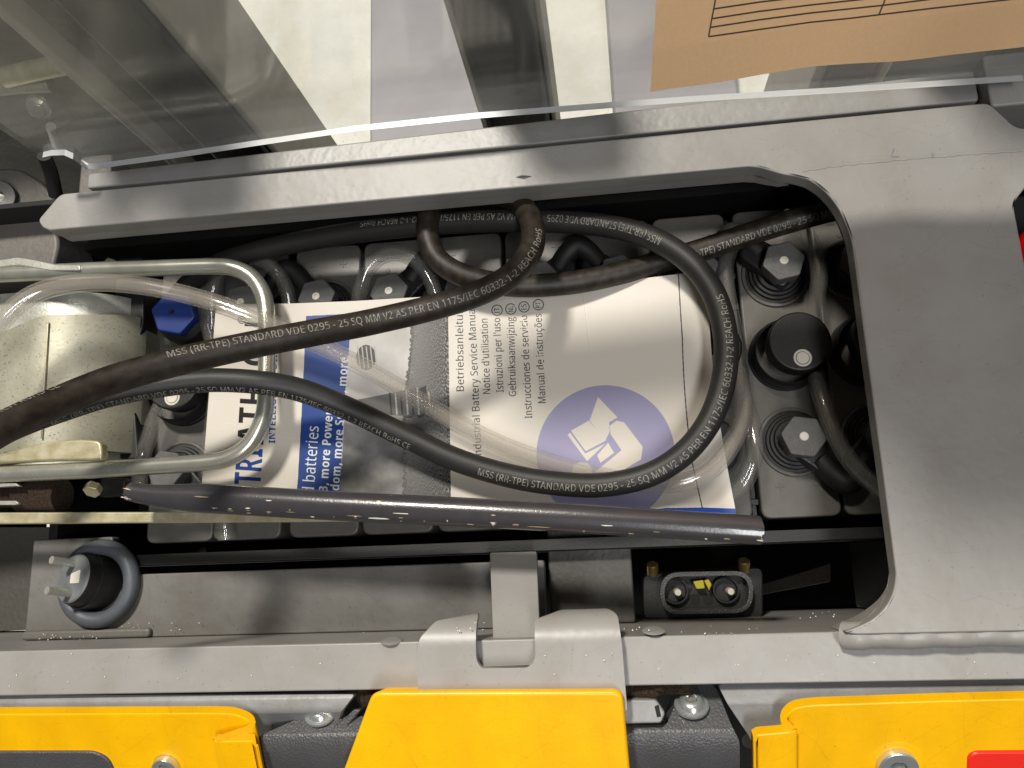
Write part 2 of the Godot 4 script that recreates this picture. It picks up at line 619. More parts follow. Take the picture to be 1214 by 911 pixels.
func along(a: Array, u: float) -> Vector2:
	var x: float = lerpf(a[0][0], a[-1][0], u)
	for i in a.size() - 1:
		if x <= a[i + 1][0] or i == a.size() - 2:
			var t: float = (x - a[i][0]) / (a[i + 1][0] - a[i][0])
			return Vector2(x, lerpf(a[i][1], a[i + 1][1], t))
	return Vector2.ZERO

func sheet_px(u: float, v: float) -> Vector2:
	var p := along(sheet_top, u).lerp(along(sheet_bottom, u), v)
	p.x -= sin(v * PI) * 7.0 * smoothstep(0.5, 1.0, u)
	return p

func sheet_uv(px: Vector2) -> Vector2:
	var u := (px.x - 250.0) / 600.0
	var v := (px.y - 340.0) / 270.0
	for k in 6:
		var q := sheet_px(clampf(u, 0, 1), clampf(v, 0, 1))
		u += (px.x - q.x) / 610.0
		v += (px.y - q.y) / 268.0
	return Vector2(u * IW, v * IH)

func fill_tri(a: Vector2, b: Vector2, c: Vector2, col: Color) -> void:
	var x0 := clampi(int(floor(minf(a.x, minf(b.x, c.x)))), 0, IW - 1)
	var x1 := clampi(int(ceil(maxf(a.x, maxf(b.x, c.x)))), 0, IW - 1)
	var y0 := clampi(int(floor(minf(a.y, minf(b.y, c.y)))), 0, IH - 1)
	var y1 := clampi(int(ceil(maxf(a.y, maxf(b.y, c.y)))), 0, IH - 1)
	var den := (b.y - c.y) * (a.x - c.x) + (c.x - b.x) * (a.y - c.y)
	if absf(den) < 1e-9:
		return
	for y in range(y0, y1 + 1):
		for x in range(x0, x1 + 1):
			var l := ((b.y - c.y) * (x + 0.5 - c.x) + (c.x - b.x) * (y + 0.5 - c.y)) / den
			var m := ((c.y - a.y) * (x + 0.5 - c.x) + (a.x - c.x) * (y + 0.5 - c.y)) / den
			if l >= -0.001 and m >= -0.001 and l + m <= 1.001:
				pic.set_pixel(x, y, col)

func fill_poly(a: Array, col: Color) -> void:     # [px, py] corners
	var q := PackedVector2Array()
	for p in a:
		q.append(sheet_uv(Vector2(p[0], p[1])))
	var ids := Geometry2D.triangulate_polygon(q)
	for i in range(0, ids.size(), 3):
		fill_tri(q[ids[i]], q[ids[i + 1]], q[ids[i + 2]], col)

func stroke(a: Array, wide: float, col: Color) -> void:
	for i in a.size() - 1:
		var p := Vector2(a[i][0], a[i][1])
		var q := Vector2(a[i + 1][0], a[i + 1][1])
		var o := (q - p).orthogonal().normalized() * wide / 2.0
		fill_poly([[p.x + o.x, p.y + o.y], [q.x + o.x, q.y + o.y], [q.x - o.x, q.y - o.y], [p.x - o.x, p.y - o.y]], col)

# a line of text whose baseline runs from pixel a to b, letters as tall as high pixels
func print_line(text: String, a: Vector2, b: Vector2, high: float, col: Color, bold := false) -> void:
	var g := glyphs(text, bold)
	var vs: PackedVector3Array = g[0]
	var ids: PackedInt32Array = g[1]
	var caps := glyphs("H", bold)
	var y0: float = caps[4]
	var tall: float = caps[5] - caps[4]
	var d := (b - a).normalized()
	var up := Vector2(d.y, -d.x)
	var w := PackedVector2Array()
	for p in vs:
		var u: float = (p.x - g[2]) / (g[3] - g[2])
		w.append(sheet_uv(a.lerp(b, u) + up * ((p.y - y0) / tall * high)))
	for i in range(0, ids.size(), 3):
		fill_tri(w[ids[i]], w[ids[i + 1]], w[ids[i + 2]], col)

func circle(cx: float, cy: float, r: float, k := 48) -> Array:
	var o := []
	for i in k:
		o.append([cx + cos(TAU * i / k) * r, cy + sin(TAU * i / k) * r])
	return o

func ring_mark(cx: float, cy: float, r: float, text: String, col: Color) -> void:
	var a := circle(cx, cy, r, 24)
	a.append(a[0])
	stroke(a, 1.0, col)
	print_line(text, Vector2(cx + 3.0, cy + r * 0.55), Vector2(cx + 2.6, cy - r * 0.55), 6.0, col)

func print_cover() -> Texture2D:
	pic = Image.create(IW, IH, false, Image.FORMAT_RGB8)
	var paper := Color(0.85, 0.82, 0.775)
	pic.fill(paper)
	var black := Color(0.11, 0.11, 0.12)
	var blue := Color(0.09, 0.24, 0.52)
	var white := Color(0.88, 0.88, 0.88)
	# blue band
	fill_poly([[363, 375], [417, 372], [408, 480], [403, 580], [401, 614], [348, 614], [353, 570], [358, 480]], blue)
	# grey picture
	var f := FastNoiseLite.new()
	f.frequency = 0.012
	f.fractal_octaves = 5
	f.seed = 4
	var g := FastNoiseLite.new()
	g.frequency = 0.10
	g.seed = 8
	for y in IH:
		var v := float(y) / IH
		var xa := int(sheet_uv(Vector2(lerpf(417, 401, v), lerpf(373, 613, v))).x)
		var xb := int(sheet_uv(Vector2(lerpf(531, 535, v), lerpf(350, 609, v))).x)
		var xh := lerpf(490, 478, v) + sin(v * 9.0) * 2.5
		var xs := int(sheet_uv(Vector2(xh, lerpf(353, 610, v))).x)
		for x in range(xa, xb):
			var s := 0.0
			if v < 0.07:
				continue
			if x < xs:
				s = lerpf(0.74, 0.50, smoothstep(0.3, 0.75, v)) + f.get_noise_2d(x * 0.35, y * 0.35) * (0.10 + 0.16 * smoothstep(0.5, 0.7, v))
				s -= 0.25 * smoothstep(0.62, 0.8, v) * smoothstep(float(xs) - 40, float(xa) - 60, float(x))
				if x > xs - 14 - 10 * f.get_noise_2d(y * 3.0, 40.0):
					s = 0.34 + 0.25 * g.get_noise_2d(x, y)
			else:
				var near := smoothstep(float(xs), float(xb), float(x))
				s = lerpf(0.44, 0.30, near) + g.get_noise_2d(x * lerpf(1.6, 0.75, near), y * lerpf(1.6, 0.75, near)) * lerpf(0.15, 0.75, near)
				if v > 0.68:
					s -= 0.05
			s = clampf(s, 0.06, 0.9)
			pic.set_pixel(x, y, Color(s, s * 0.985, s * 0.965))
	fill_poly([[424, 373], [531, 366], [531, 351], [424, 357]], paper)
	# striped drums in the picture
	for e in [[434, 424, 12, 15], [484, 480, 14, 16], [498, 478, 9, 18]]:
		fill_poly(circle(0, 0, 1, 20).map(func(p): return [e[0] + p[0] * e[2], e[1] + p[1] * e[3]]), Color(0.24, 0.24, 0.24))
		for k in range(-2, 3):
			stroke([[e[0] + k * 5.0, e[1] - 13], [e[0] + k * 5.0 + 3.0, e[1] + 13]], 1.6, Color(0.66, 0.65, 0.62))
	fill_poly([[424, 474], [470, 465], [505, 458], [507, 490], [488, 494], [430, 490]], Color(0.36, 0.355, 0.35))
	for k in 7:
		stroke([[462 + k * 6.5, 466 - k * 1.2], [464 + k * 6.5, 492]], 2.0, Color(0.68, 0.67, 0.65) if k % 2 else Color(0.16, 0.16, 0.16))
	fill_poly([[496, 462], [505, 457], [506, 470]], Color(0.10, 0.10, 0.10))
	# title, running up the left side
	print_line("TRI", Vector2(308.5, 576), Vector2(311.5, 533), 31, blue, true)
	print_line("ATHLON", Vector2(312, 528), Vector2(321, 384), 31, black, true)
	var rr := circle(286.5, 379.5, 4.2, 20)
	rr.append(rr[0])
	stroke(rr, 0.9, black)
	print_line("R", Vector2(288.6, 381.8), Vector2(288.7, 377.2), 4.4, black)
	print_line("INTELLIGENT POWER", Vector2(326, 526), Vector2(329, 405), 7.5, blue, true)
	# lines on the blue band
	print_line("d batteries", Vector2(372, 586), Vector2(378, 506), 14, white)
	print_line("B, more Power,", Vector2(388, 584), Vector2(395, 484), 10.5, white, true)
	print_line("dom, more Space, more", Vector2(402, 582), Vector2(413, 424), 10.5, white, true)
	# the seven languages
	var rows := [["Betriebsanleitung", 550, 464, 548.5, 358, "DE"], ["Industrial Battery Service Manual", 571, 544, 563, 364, "GB"], ["Notice d'utilisation", 581.5, 467, 578, 378, "FR"], ["Istruzioni per l'uso", 597, 465, 593, 377, "IT"],
		["Gebruiksaanwijzing", 612, 470, 609.5, 376, "NL"], ["Instrucciones de servicio", 631, 496, 625, 374, "ES"], ["Manual de instruções", 647, 478, 642, 372, "PT"]]
	for r in rows:
		print_line(r[0], Vector2(r[1], r[2]), Vector2(r[3], r[4]), 8.8, black)
		var top: float = {"IT": 368.0, "NL": 366.5, "ES": 364.0, "PT": 361.5}.get(r[5], 360.0)
		if r[5] in ["IT", "NL", "ES", "PT"]:
			ring_mark(r[3] - 3.8, top, 6.2, r[5], black)
	# fold line and the blue foot
	stroke([[804, 324], [809, 400], [814, 490], [820, 545], [834, 608]], 1.3, Color(0.16, 0.17, 0.24))
	fill_poly([[770, 605], [872, 610], [871, 603.5], [835, 602], [790, 602.5]], Color(0.10, 0.25, 0.60))
	# round emblem: an open book handed over
	var lilac := Color(0.60, 0.585, 0.715)
	fill_poly(circle(718, 539, 82, 72), lilac)
	fill_poly([[709, 471], [732, 495], [722, 501], [723, 512], [718, 522], [699, 499]], paper)
	fill_poly([[677, 511], [698, 499], [719, 522], [695, 536]], paper)
	fill_poly([[673, 516], [676, 513], [694, 538], [718, 526], [696, 547]], paper)
	fill_poly([[708, 540], [721, 525], [728, 537], [712, 549]], paper)
	fill_poly([[723, 505], [731, 499], [740, 501], [762, 530], [760, 545], [735, 560], [705, 560], [737, 534], [724, 515]], paper)
	fill_poly(circle(690, 560, 12, 24), Color(0.80, 0.785, 0.75))
	stroke([[694, 536], [719, 523]], 1.2, lilac)
	# creases and handling marks, a shaded and a lit side drawn into the print
	for k in [[[600, 345], [640, 420], [655, 470]], [[545, 590], [640, 600]], [[265, 500], [350, 520]], [[690, 340], [700, 420]]]:
		stroke(k, 0.9, paper.darkened(0.06))
		stroke(k.map(func(p): return [p[0] + 1.0, p[1] + 0.6]), 0.8, paper.lightened(0.25))
	# handling marks and dust
	var rng := RandomNumberGenerator.new()
	rng.seed = 77
	for k in 160:
		var x := rng.randi_range(5, IW - 6)
		var y := rng.randi_range(5, IH - 6)
		var c := pic.get_pixel(x, y).darkened(rng.randf_range(0.1, 0.5))
		for j in rng.randi_range(1, 4):
			pic.set_pixel(x + rng.randi_range(0, 3), y + rng.randi_range(0, 3), c)
	return ImageTexture.create_from_image(pic)

# ------------------------------------------------------------------ the scene
func _ready() -> void:
	# camera
	var X := Vector3(0.990, 0.061, 0.117).normalized()
	var Z := -Vector3(-0.036, 0.976, -0.213).normalized()
	Z = (Z - X * X.dot(Z)).normalized()
	var Y := Z.cross(X)
	cam_b = Basis(X, Y, Z).transposed()
	cam_c = cam_b.z * 0.42
	var cam := Camera3D.new()
	cam.name = "camera"
	cam.transform = Transform3D(cam_b, cam_c)
	cam.fov = rad_to_deg(2.0 * atan(455.5 / F))
	cam.near = 0.02
	cam.far = 30.0
	add_child(cam)
	cam.make_current()
	# the dim hall round the truck, and its lamps
	var env := Environment.new()
	env.background_mode = Environment.BG_COLOR
	env.background_color = Color(0.235, 0.236, 0.236)
	env.background_energy_multiplier = 1.0
	env.tonemap_mode = Environment.TONE_MAPPER_LINEAR
	env.tonemap_exposure = 0.95
	env.sdfgi_enabled = true
	env.ssao_enabled = true
	env.ssil_enabled = true
	var we := WorldEnvironment.new()
	we.name = "surroundings"
	we.environment = env
	add_child(we)
	make_materials()
	ceiling_lamp("round white ceiling lamp above and behind the mast", Vector3(-0.62, 2.85, -1.52), 14.0, 0.40, Vector3(0, 0.03, 0))
	panel_lamp("long white panel lamp above the operator's side", Vector3(0.55, 2.5, 1.0), 3.3, Vector2(0.35, 1.3), Vector3(0, 0.03, 0))

	build_ground()
	build_mast()
	build_frame()
	build_battery()
	build_hinge()
	build_front()
	build_manual()
	build_cables()
	build_screen()
	crumbs()

func ceiling_lamp(label: String, at: Vector3, energy: float, size: float, aim: Vector3) -> void:
	var t := thing("ceiling_lamp", label, "lamp", at, "lamps hung from the hall's ceiling")
	var ax := (aim - at).normalized()
	var mb := MB.new()
	lathe(mb, [[0.1, 60], [60, 60], [size * 520, 20], [size * 520, -4], [size * 505, -4]], at, -ax, 36)
	part("housing", mb, M.screw, t)
	mb = MB.new()
	lathe(mb, [[0.1, 3], [size * 500, 3]], at, ax, 36)
	part("diffuser", mb, M.lamp_glow, t)
	var l := SpotLight3D.new()
	l.name = "lamp_light"
	l.light_energy = energy
	l.light_color = Color(1.0, 0.976, 0.932)
	l.light_size = size * 0.5
	l.spot_range = 12.0
	l.spot_angle = 55.0
	l.spot_attenuation = 2.0
	l.shadow_enabled = true
	t.add_child(l)
	l.position = ax * 0.012
	l.look_at_from_position(at + ax * 0.012, aim, Vector3.RIGHT)

func panel_lamp(label: String, at: Vector3, energy: float, size: Vector2, aim: Vector3) -> void:
	var t := thing("panel_lamp", label, "lamp", at)
	t.name = "panel_lamp"
	var ax := (aim - at).normalized()
	var e1 := ax.cross(Vector3.BACK).normalized()
	var e2 := e1.cross(ax).normalized()
	var q := PackedVector3Array()
	for c in [[-1, -1], [1, -1], [1, 1], [-1, 1]]:
		q.append(at + e1 * size.x / 2.0 * c[0] + e2 * size.y / 2.0 * c[1])
	var mb := MB.new()
	var fr := PackedVector3Array()
	for p in q:
		fr.append(p + (p - at) * 0.06 - ax * 0.004)
	slab(mb, rounded(fr, 0.01), -ax * 0.05, 0.004)
	part("housing", mb, M.screw, t)
	mb = MB.new()
	mb.quad(q[0], q[1], q[2], q[3], ax, ax, ax, ax)
	part("diffuser", mb, M.lamp_glow, t)
	var l := AreaLight3D.new()
	l.name = "lamp_light"
	l.light_energy = energy
	l.light_color = Color(0.985, 0.99, 1.0)
	l.area_size = size
	l.area_normalize_energy = true
	l.shadow_enabled = true
	t.add_child(l)
	l.global_transform = Transform3D(Basis(e1, e2, -ax) if e1.cross(e2).dot(-ax) > 0 else Basis(-e1, e2, -ax), at + ax * 0.01)

func structure(called: String, mb: MB, m: Material) -> void:
	var o := MeshInstance3D.new()
	o.name = called
	o.mesh = mb.mesh(Vector3.ZERO, m)
	o.set_meta("kind", "structure")
	add_child(o)

func build_ground() -> void:
	var mb := MB.new()
	var a := flat([[-4000, -4000], [4000, -4000], [4000, 4000], [-4000, 4000]], -550)
	mb.quad(a[0], a[1], a[2], a[3], Vector3.UP, Vector3.UP, Vector3.UP, Vector3.UP)
	structure("floor", mb, M.concrete)

func build_mast() -> void:
	# fork arms lying on the floor behind the truck
	mb_arm("left grey painted fork arm on the concrete behind the mast", -236, -66)
	mb_arm("right grey painted fork arm on the concrete, behind the brown paper", 81, 235)
	# lifting column in the middle
	var t := thing("mast_column", "dark upright lifting column in the middle behind the clear screen", "mast", mm(6, -550, -185))
	var mb := MB.new()
	box(mb, Vector3(-11, -548, -212), Vector3(27, 240, -160), 0.003, 0.003)
	part("column", mb, M.mast, t)
	mb = MB.new()
	box(mb, Vector3(-14.5, -548, -205), Vector3(-11.3, 238, -163), 0.001, 0.001)
	box(mb, Vector3(27.3, -548, -205), Vector3(30, 238, -163), 0.001, 0.001)
	part("edge_strip", mb, M.mast_light, t)  # pale colour stands in for light on the column's bevelled edges
	# left mast upright: a dark rail, dusty webs and a pale strip
	t = thing("mast_upright", "dusty dark mast upright at the upper left behind the clear screen", "mast", mm(-190, -550, -190))
	mb = MB.new()
	box(mb, Vector3(-186, -548, -230), Vector3(-150, 245, -160), 0.002, 0.002)
	part("rail", mb, M.mast, t)
	mb = MB.new()
	box(mb, Vector3(-149.7, -548, -228), Vector3(-145.5, 244, -163), 0.0012, 0.001)
	part("edge_strip", mb, M.mast_light, t)
	mb = MB.new()
	box(mb, Vector3(-209, -548, -240), Vector3(-186.4, 240, -171), 0.001, 0.001)
	part("web", mb, M.mast_dust, t)
	mb = MB.new()
	box(mb, Vector3(-216, -548, -240), Vector3(-210.2, 242, -159), 0.0015, 0.001)
	part("edge_strip", mb, M.mast_light, t)
	mb = MB.new()
	box(mb, Vector3(-620, -548, -300), Vector3(-216.6, 200, -200), 0.002, 0.002)
	part("web", mb, M.mast_dust, t)
	# right upright
	t = thing("mast_upright", "dark mast upright at the upper right below the brown paper", "mast", mm(215, -550, -190))
	mb = MB.new()
	box(mb, Vector3(180, -548, -230), Vector3(206, 245, -160), 0.002, 0.002)
	part("rail", mb, M.mast, t)
	mb = MB.new()
	box(mb, Vector3(206.5, -548, -228), Vector3(211, 243, -158), 0.001, 0.001)
	box(mb, Vector3(173.5, -548, -228), Vector3(179.6, 243, -163), 0.001, 0.001)
	part("edge_strip", mb, M.mast_light, t)
	mb = MB.new()
	box(mb, Vector3(211.4, -548, -240), Vector3(300, 240, -170), 0.002, 0.002)
	part("web", mb, M.mast, t)
	# things bolted on at the upper left
	t = thing("cross_tube", "greasy yellowish cross tube between the left uprights", "tube", mm(-260, 20, -190))
	mb = MB.new()
	tube(mb, PackedVector3Array([PZ(6, 92, -192), PZ(40, 84, -192), PZ(135, 63, -192)]), 0.006, 18)
	part("tube", mb, M.zinc, t)
	mb = MB.new()
	tube(mb, PackedVector3Array([PZ(-20, 108, -190), PZ(20, 103, -190), PZ(60, 101, -190)]), 0.004, 14)
	part("tube_foot", mb, M.zinc_cast, t)
	mb = MB.new()
	var o := PZ(45, 127, -168)
	hexagon(mb, o, Vector3(0, 0.5, 0.866), 0.005, 0.004, 0.0006)
	lathe(mb, [[0.1, 2], [6.5, 2], [7, 1], [7, 0]], o - Vector3(0, 0.001, 0.001), Vector3(0, 0.5, 0.866), 24)
	solo("hexagon_bolt", "small bright bolt behind the screen at the upper left", "bolt", mb, M.steel)
	mb = MB.new()
	tube(mb, PackedVector3Array([PZ(60, 150, -160), PZ(67, 172, -160)]), 0.0028, 12)
	solo("split_pin", "short pale pin below the bolt behind the screen", "pin", mb, M.zinc_white)
	# grey knuckle at the left edge
	t = thing("pivot_bracket", "rounded grey bracket with a socket screw at the far left edge", "bracket", mm(-260, 0, -90))
	mb = MB.new()
	slab(mb, rounded(ring([[-60, 205], [-20, 200], [22, 199], [52, 218], [66, 240], [60, 262], [70, 285], [60, 330], [-60, 330]], 34), 0.006, 5), Vector3(0, -0.03, 0), 0.002)
	part("plate", mb, M.grey_paint_dark, t)
	mb = MB.new()
	var bo := P(2, 238, 34)
	var ba := Vector3(0.35, 0.9, 0.1).normalized()
	lathe(mb, [[3, 4], [3.3, 7], [9, 7.5], [9.6, 6.5], [9.6, 0]], bo, ba, 28)
	part("screw_head", mb, M.black_plastic, t)
	mb = MB.new()
	lathe(mb, [[0.1, 5.5], [3.2, 5]], bo, ba, 6)
	part("socket", mb, M.steel, t)
	mb = MB.new()
	tube(mb, smooth_path(ring([[52, 185, 70], [60, 205, 60], [66, 232, 50]]), 6), 0.0035, 14)
	solo("control_hose", "thin black hose dropping beside the left end of the flange", "hose", mb, M.black_rubber)
	mb = MB.new()
	torus(mb, P(88, 294, -10), Vector3.UP, 0.009, 0.002, 28)
	solo("rubber_ring", "dark rubber ring in the shade under the flange's left end", "ring", mb, M.black_rubber)

func mb_arm(label: String, x0: float, x1: float) -> void:
	var mb := MB.new()
	box(mb, Vector3(x0, -549.5, -1900), Vector3(x1, -500, -330), 0.004, 0.01)
	var o := solo("fork_arm", label, "fork arm", mb, M.fork_paint, "fork arms of the truck")
	o.name = o.name

func build_frame() -> void:
	var t := thing("truck_frame", "grey painted steel frame round the battery compartment", "frame", mm(0, -120, 0))
	# deck: rear flange and right panel in one plate with a rounded opening
	var mb := MB.new()
	var pts := PackedVector3Array()
	pts.append_array(flat([[-229, -84], [-218, -97.2], [224, -98], [233, -85], [268, -77], [268, -66], [238, -63], [226.5, -50], [227, 124.5], [140, 124.3]], 70))
	var outside := pts.size()
	var curve := ring([[1002, 749], [1018, 743], [1034, 735], [1046, 724.5], [1055, 712], [1060.5, 697], [1062.5, 680]], 70)
	curve = smooth_path(curve, 3)
	pts.append_array(curve)
	pts.append_array(smooth_path(flat([[158.9, 60], [158.9, 0], [159, -30], [158.5, -42], [155.5, -54], [150.5, -63], [145, -68.5], [141, -70.5], [138, -71.6], [134, -72.6], [129, -74.8], [124, -77], [119, -78]], 70), 3))
	pts.append_array(flat([[-222, -78], [-226, -80]], 70))
	pts = rounded(pts, 0.003, 4, outside)
	slab(mb, pts, mm(0, -8, 0), 0.0008)
	part("deck_plate", mb, M.grey_paint, t)
	mb = MB.new()
	var lip := [[-225.6, -81, 60], [-221.8, -78.3, 55], [-221, -78.25, 54], [119, -78.25, 54], [124, -77.3, 54.5], [129, -75.1, 55.5], [134, -72.9, 57], [138, -71.9, 60]]
	for i in lip.size() - 1:
		var a := mm(lip[i][0], 62.6, lip[i][1])
		var b := mm(lip[i + 1][0], 62.6, lip[i + 1][1])
		var c := mm(lip[i + 1][0], lip[i + 1][2], lip[i + 1][1])
		var d := mm(lip[i][0], lip[i][2], lip[i][1])
		var no := (b - a).cross(Vector3.UP).normalized()
		if no.z < 0: no = -no
		var th := mm(0, 0, -4)
		mb.quad(a, b, c, d, no, no, no, no)
		mb.quad(d, c, c + th, d + th, Vector3.DOWN, Vector3.DOWN, Vector3.DOWN, Vector3.DOWN)
		mb.quad(a + th, b + th, c + th, d + th, -no, -no, -no, -no)
	part("front_lip", mb, M.grey_paint, t)
	mb = MB.new()
	var cl := curve.duplicate()
	for i in cl.size():
		cl[i] += mm(0.35, 0, 0.25)
	for i in cl.size() - 1:
		var no := (cl[i + 1] - cl[i]).cross(Vector3.UP).normalized()
		if no.x > 0: no = -no
		var up := mm(0, -7.6, 0)
		var lo := mm(0, -24.0 + 15.0 * smoothstep(0.2, 1.0, float(i) / (cl.size() - 1)), 0)
		var lo2 := mm(0, -24.0 + 15.0 * smoothstep(0.2, 1.0, float(i + 1) / (cl.size() - 1)), 0)
		var bk := mm(4, 0, 3)
		mb.quad(cl[i] + up, cl[i + 1] + up, cl[i + 1] + lo2, cl[i] + lo, no, no, no, no)
		mb.quad(cl[i] + up + bk, cl[i + 1] + up + bk, cl[i + 1] + lo2 + bk, cl[i] + lo + bk, -no, -no, -no, -no)
		mb.quad(cl[i + 1] + lo2, cl[i] + lo, cl[i] + lo + bk, cl[i + 1] + lo2 + bk, Vector3.DOWN, Vector3.DOWN, Vector3.DOWN, Vector3.DOWN)
	mb.quad(cl[0] + mm(0, -7.6, 0), cl[0] + mm(0, -24, 0), cl[0] + mm(4, -24, 3), cl[0] + mm(4, -7.6, 3), Vector3.LEFT, Vector3.LEFT, Vector3.LEFT, Vector3.LEFT)
	part("corner_lip", mb, M.grey_paint, t)
	# weld seam over the panel's rear part
	mb = MB.new()
	var seam := PackedVector3Array()
	var rng := RandomNumberGenerator.new()
	rng.seed = 5
	for k in 60:
		var u := k / 59.0
		var q := Vector2(lerpf(952, 1214, u), lerpf(203, 178, pow(u, 0.7)) + rng.randf_range(-0.8, 0.8))
		seam.append(P(q.x, q.y, 70.0))
	tube(mb, seam, 0.0007, 8, true, 0.4)
	part("weld_seam", mb, M.grey_paint, t)
	# long weld between panel and front channel
	mb = MB.new()
	seam = PackedVector3Array()
	for k in 70:
		var u := k / 69.0
		seam.append(mm(lerpf(138.5, 262, u), 63.4 - 2.2 * smoothstep(0.03, 0.0, u) + 0.25 * sin(k * 0.9) + rng.randf_range(-0.08, 0.08), 125.2 + 0.25 * sin(k * 0.55 + 1.0) + rng.randf_range(-0.1, 0.1)))
	tube(mb, smooth_path(seam, 3), 0.0056, 14)
	part("weld_bead", mb, M.grey_paint, t)
	# front channel
	mb = MB.new()
	box(mb, Vector3(-340, -60, 124), Vector3(270, 60, 143.5), 0.0008, 0.0006)
	part("front_channel", mb, M.grey_paint, t)
	# rear rail below the screen
	mb = MB.new()
	slab(mb, rounded(flat([[-212, -113.5], [226, -121], [226, -105.6], [-212, -105]], 59), 0.0018, 4), mm(0, -90, 0), 0.0011)
	part("rear_rail", mb, M.grey_paint_gloss, t)
	mb = MB.new()
	box(mb, Vector3(-222, -60, -128), Vector3(-204, 52, -104.5), 0.0012, 0.002)
	part("rail_end", mb, M.grey_paint_dark, t)
	mb = MB.new()
	box(mb, Vector3(227, -60, -124), Vector3(262, 66, -98), 0.0012, 0.002)
	part("rail_end", mb, M.grey_paint, t)
	# ledge in front of the battery, with a slot
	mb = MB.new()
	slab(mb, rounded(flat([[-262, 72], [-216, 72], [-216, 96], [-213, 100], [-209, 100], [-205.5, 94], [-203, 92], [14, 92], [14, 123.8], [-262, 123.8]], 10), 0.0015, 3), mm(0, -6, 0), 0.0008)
	part("ledge", mb, M.ledge_grey, t)
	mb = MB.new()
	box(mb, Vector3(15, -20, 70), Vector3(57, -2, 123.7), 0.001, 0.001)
	part("lower_ledge", mb, M.pit_grey, t)
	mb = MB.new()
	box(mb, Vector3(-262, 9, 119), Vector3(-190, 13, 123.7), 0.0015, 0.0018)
	part("ledge_ridge", mb, M.ledge_grey, t)
	# dark walls and floor of the pit
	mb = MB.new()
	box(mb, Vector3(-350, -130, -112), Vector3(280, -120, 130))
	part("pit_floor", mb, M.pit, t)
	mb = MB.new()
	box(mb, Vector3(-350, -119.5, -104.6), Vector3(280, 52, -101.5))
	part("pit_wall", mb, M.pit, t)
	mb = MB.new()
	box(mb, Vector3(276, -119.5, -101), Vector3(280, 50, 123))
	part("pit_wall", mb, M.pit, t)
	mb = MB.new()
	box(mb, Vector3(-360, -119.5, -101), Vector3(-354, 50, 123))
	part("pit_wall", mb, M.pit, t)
	mb = MB.new()
	box(mb, Vector3(178, -60, 88), Vector3(200, 2, 123.5), 0.001, 0.001)
	part("pit_post", mb, M.tray_black, t)
	mb = MB.new()
	slab(mb, rounded(ring([[900, 694], [985, 668], [985, 690], [900, 706]], -70), 0.001, 3), mm(0, -4, 0))
	part("pit_bracket", mb, M.grey_paint_dark, t)
	mb = MB.new()
	slab(mb, rounded(ring([[-60, 625], [70, 625], [74, 640], [72, 745], [-60, 752]], -45), 0.003, 4), mm(0, -6, 0))
	part("pit_shelf", mb, M.pit_grey, t)
	# rivets on the channel's inner edge
	for q in [[464, 760], [775, 748]]:
		mb = MB.new()
		lathe(mb, [[0.1, 0.9], [2.5, 0.8], [4.2, 0.4], [4.8, 0]], P(q[0], q[1], 58), Vector3(0, 0.30, -0.95).normalized(), 28)
		part("rivet", mb, M.grey_paint_gloss, t)
	# torn paint on the deck
	for q in [[1057, 186, 1063, 174, 1066, 186], [1105, 187, 1108, 176, 1107, 187], [612, 210, 619, 207, 630, 209]]:
		mb = MB.new()
		var a := P(q[0], q[1], 70.2)
		var b := P(q[2], q[3], 72.4)
		var c := P(q[4], q[5], 70.2)
		slab(mb, PackedVector3Array([a, b, c]), mm(0, -0.3, 0.2), 0.00005)
		part("paint_flake", mb, M.grey_sheet, t)

	# latch plate curled over the channel
	var lt := thing("latch_plate", "curled grey latch plate with a slot on the front channel", "latch", mm(6, 50, 130))
	mb = MB.new()
	var hf := func(_x: float, z: float) -> float:
		var s := z * 1000.0
		if s > 126.0:
			return 0.0675
		var k := clampf((126.0 - s) / 13.0, 0, 1)
		return 0.0675 - 0.013 * (1.0 - sqrt(maxf(0.0, 1.0 - k * k * 0.98)))
	var o := rounded(flat([[-36, 127], [-35, 122], [-29, 115.5], [-11, 113], [-11, 131], [-9, 134.5], [11, 134.5], [13.8, 131], [13.8, 116], [24, 113], [45, 113], [48.5, 115], [49.5, 126], [50, 152], [-36, 152]], 60), 0.0016, 4)
	draped(mb, o, [0.110, 0.113, 0.1134, 0.114, 0.115, 0.116, 0.1175, 0.119, 0.121, 0.1235, 0.126, 0.135, 0.153], false, hf, 0.004)
	part("plate", mb, M.grey_paint, lt)
	var tb := thing("latch_tab", "flat grey steel tab standing in the latch plate's slot", "tab", mm(2, 20, 105))
	mb = MB.new()
	slab(mb, rounded(ring([[580.5, 655, 26], [636, 653.5, 26], [640.5, 760, 54], [584.5, 760, 54]]), 0.001, 3), mm(0, -4, 0.5), 0.0005)
	part("blade", mb, M.grey_paint, tb)
	mb = MB.new()
	slab(mb, rounded(ring([[585, 761.5, 54], [640.5, 761.5, 54], [641, 800, 48], [586, 800, 48]]), 0.001, 3), mm(0, -4, 0), 0.0005)
	part("foot", mb, M.grey_paint, tb)

	# red lamp in the right opening
	t = thing("red_lamp", "round red lamp lens in the dark opening at the right edge", "lamp", P(1222, 288, 30))
	mb = MB.new()
	lathe(mb, [[0.1, 12], [8, 10.5], [12, 7], [14, 0], [14, -10]], P(1232, 305, 40), Vector3(-0.3, 0.95, 0).normalized(), 30)
	part("lens", mb, M.lamp_red, t)
	mb = MB.new()
	box(mb, Vector3(222, 0, -70), Vector3(280, 30, 10), 0.001, 0.001)
	part("socket_base", mb, M.pit, t)

	# plug in its grommet
	t = thing("rubber_grommet", "round blue-grey rubber grommet in the ledge at the lower left", "grommet", P(117, 692, 10))
	mb = MB.new()
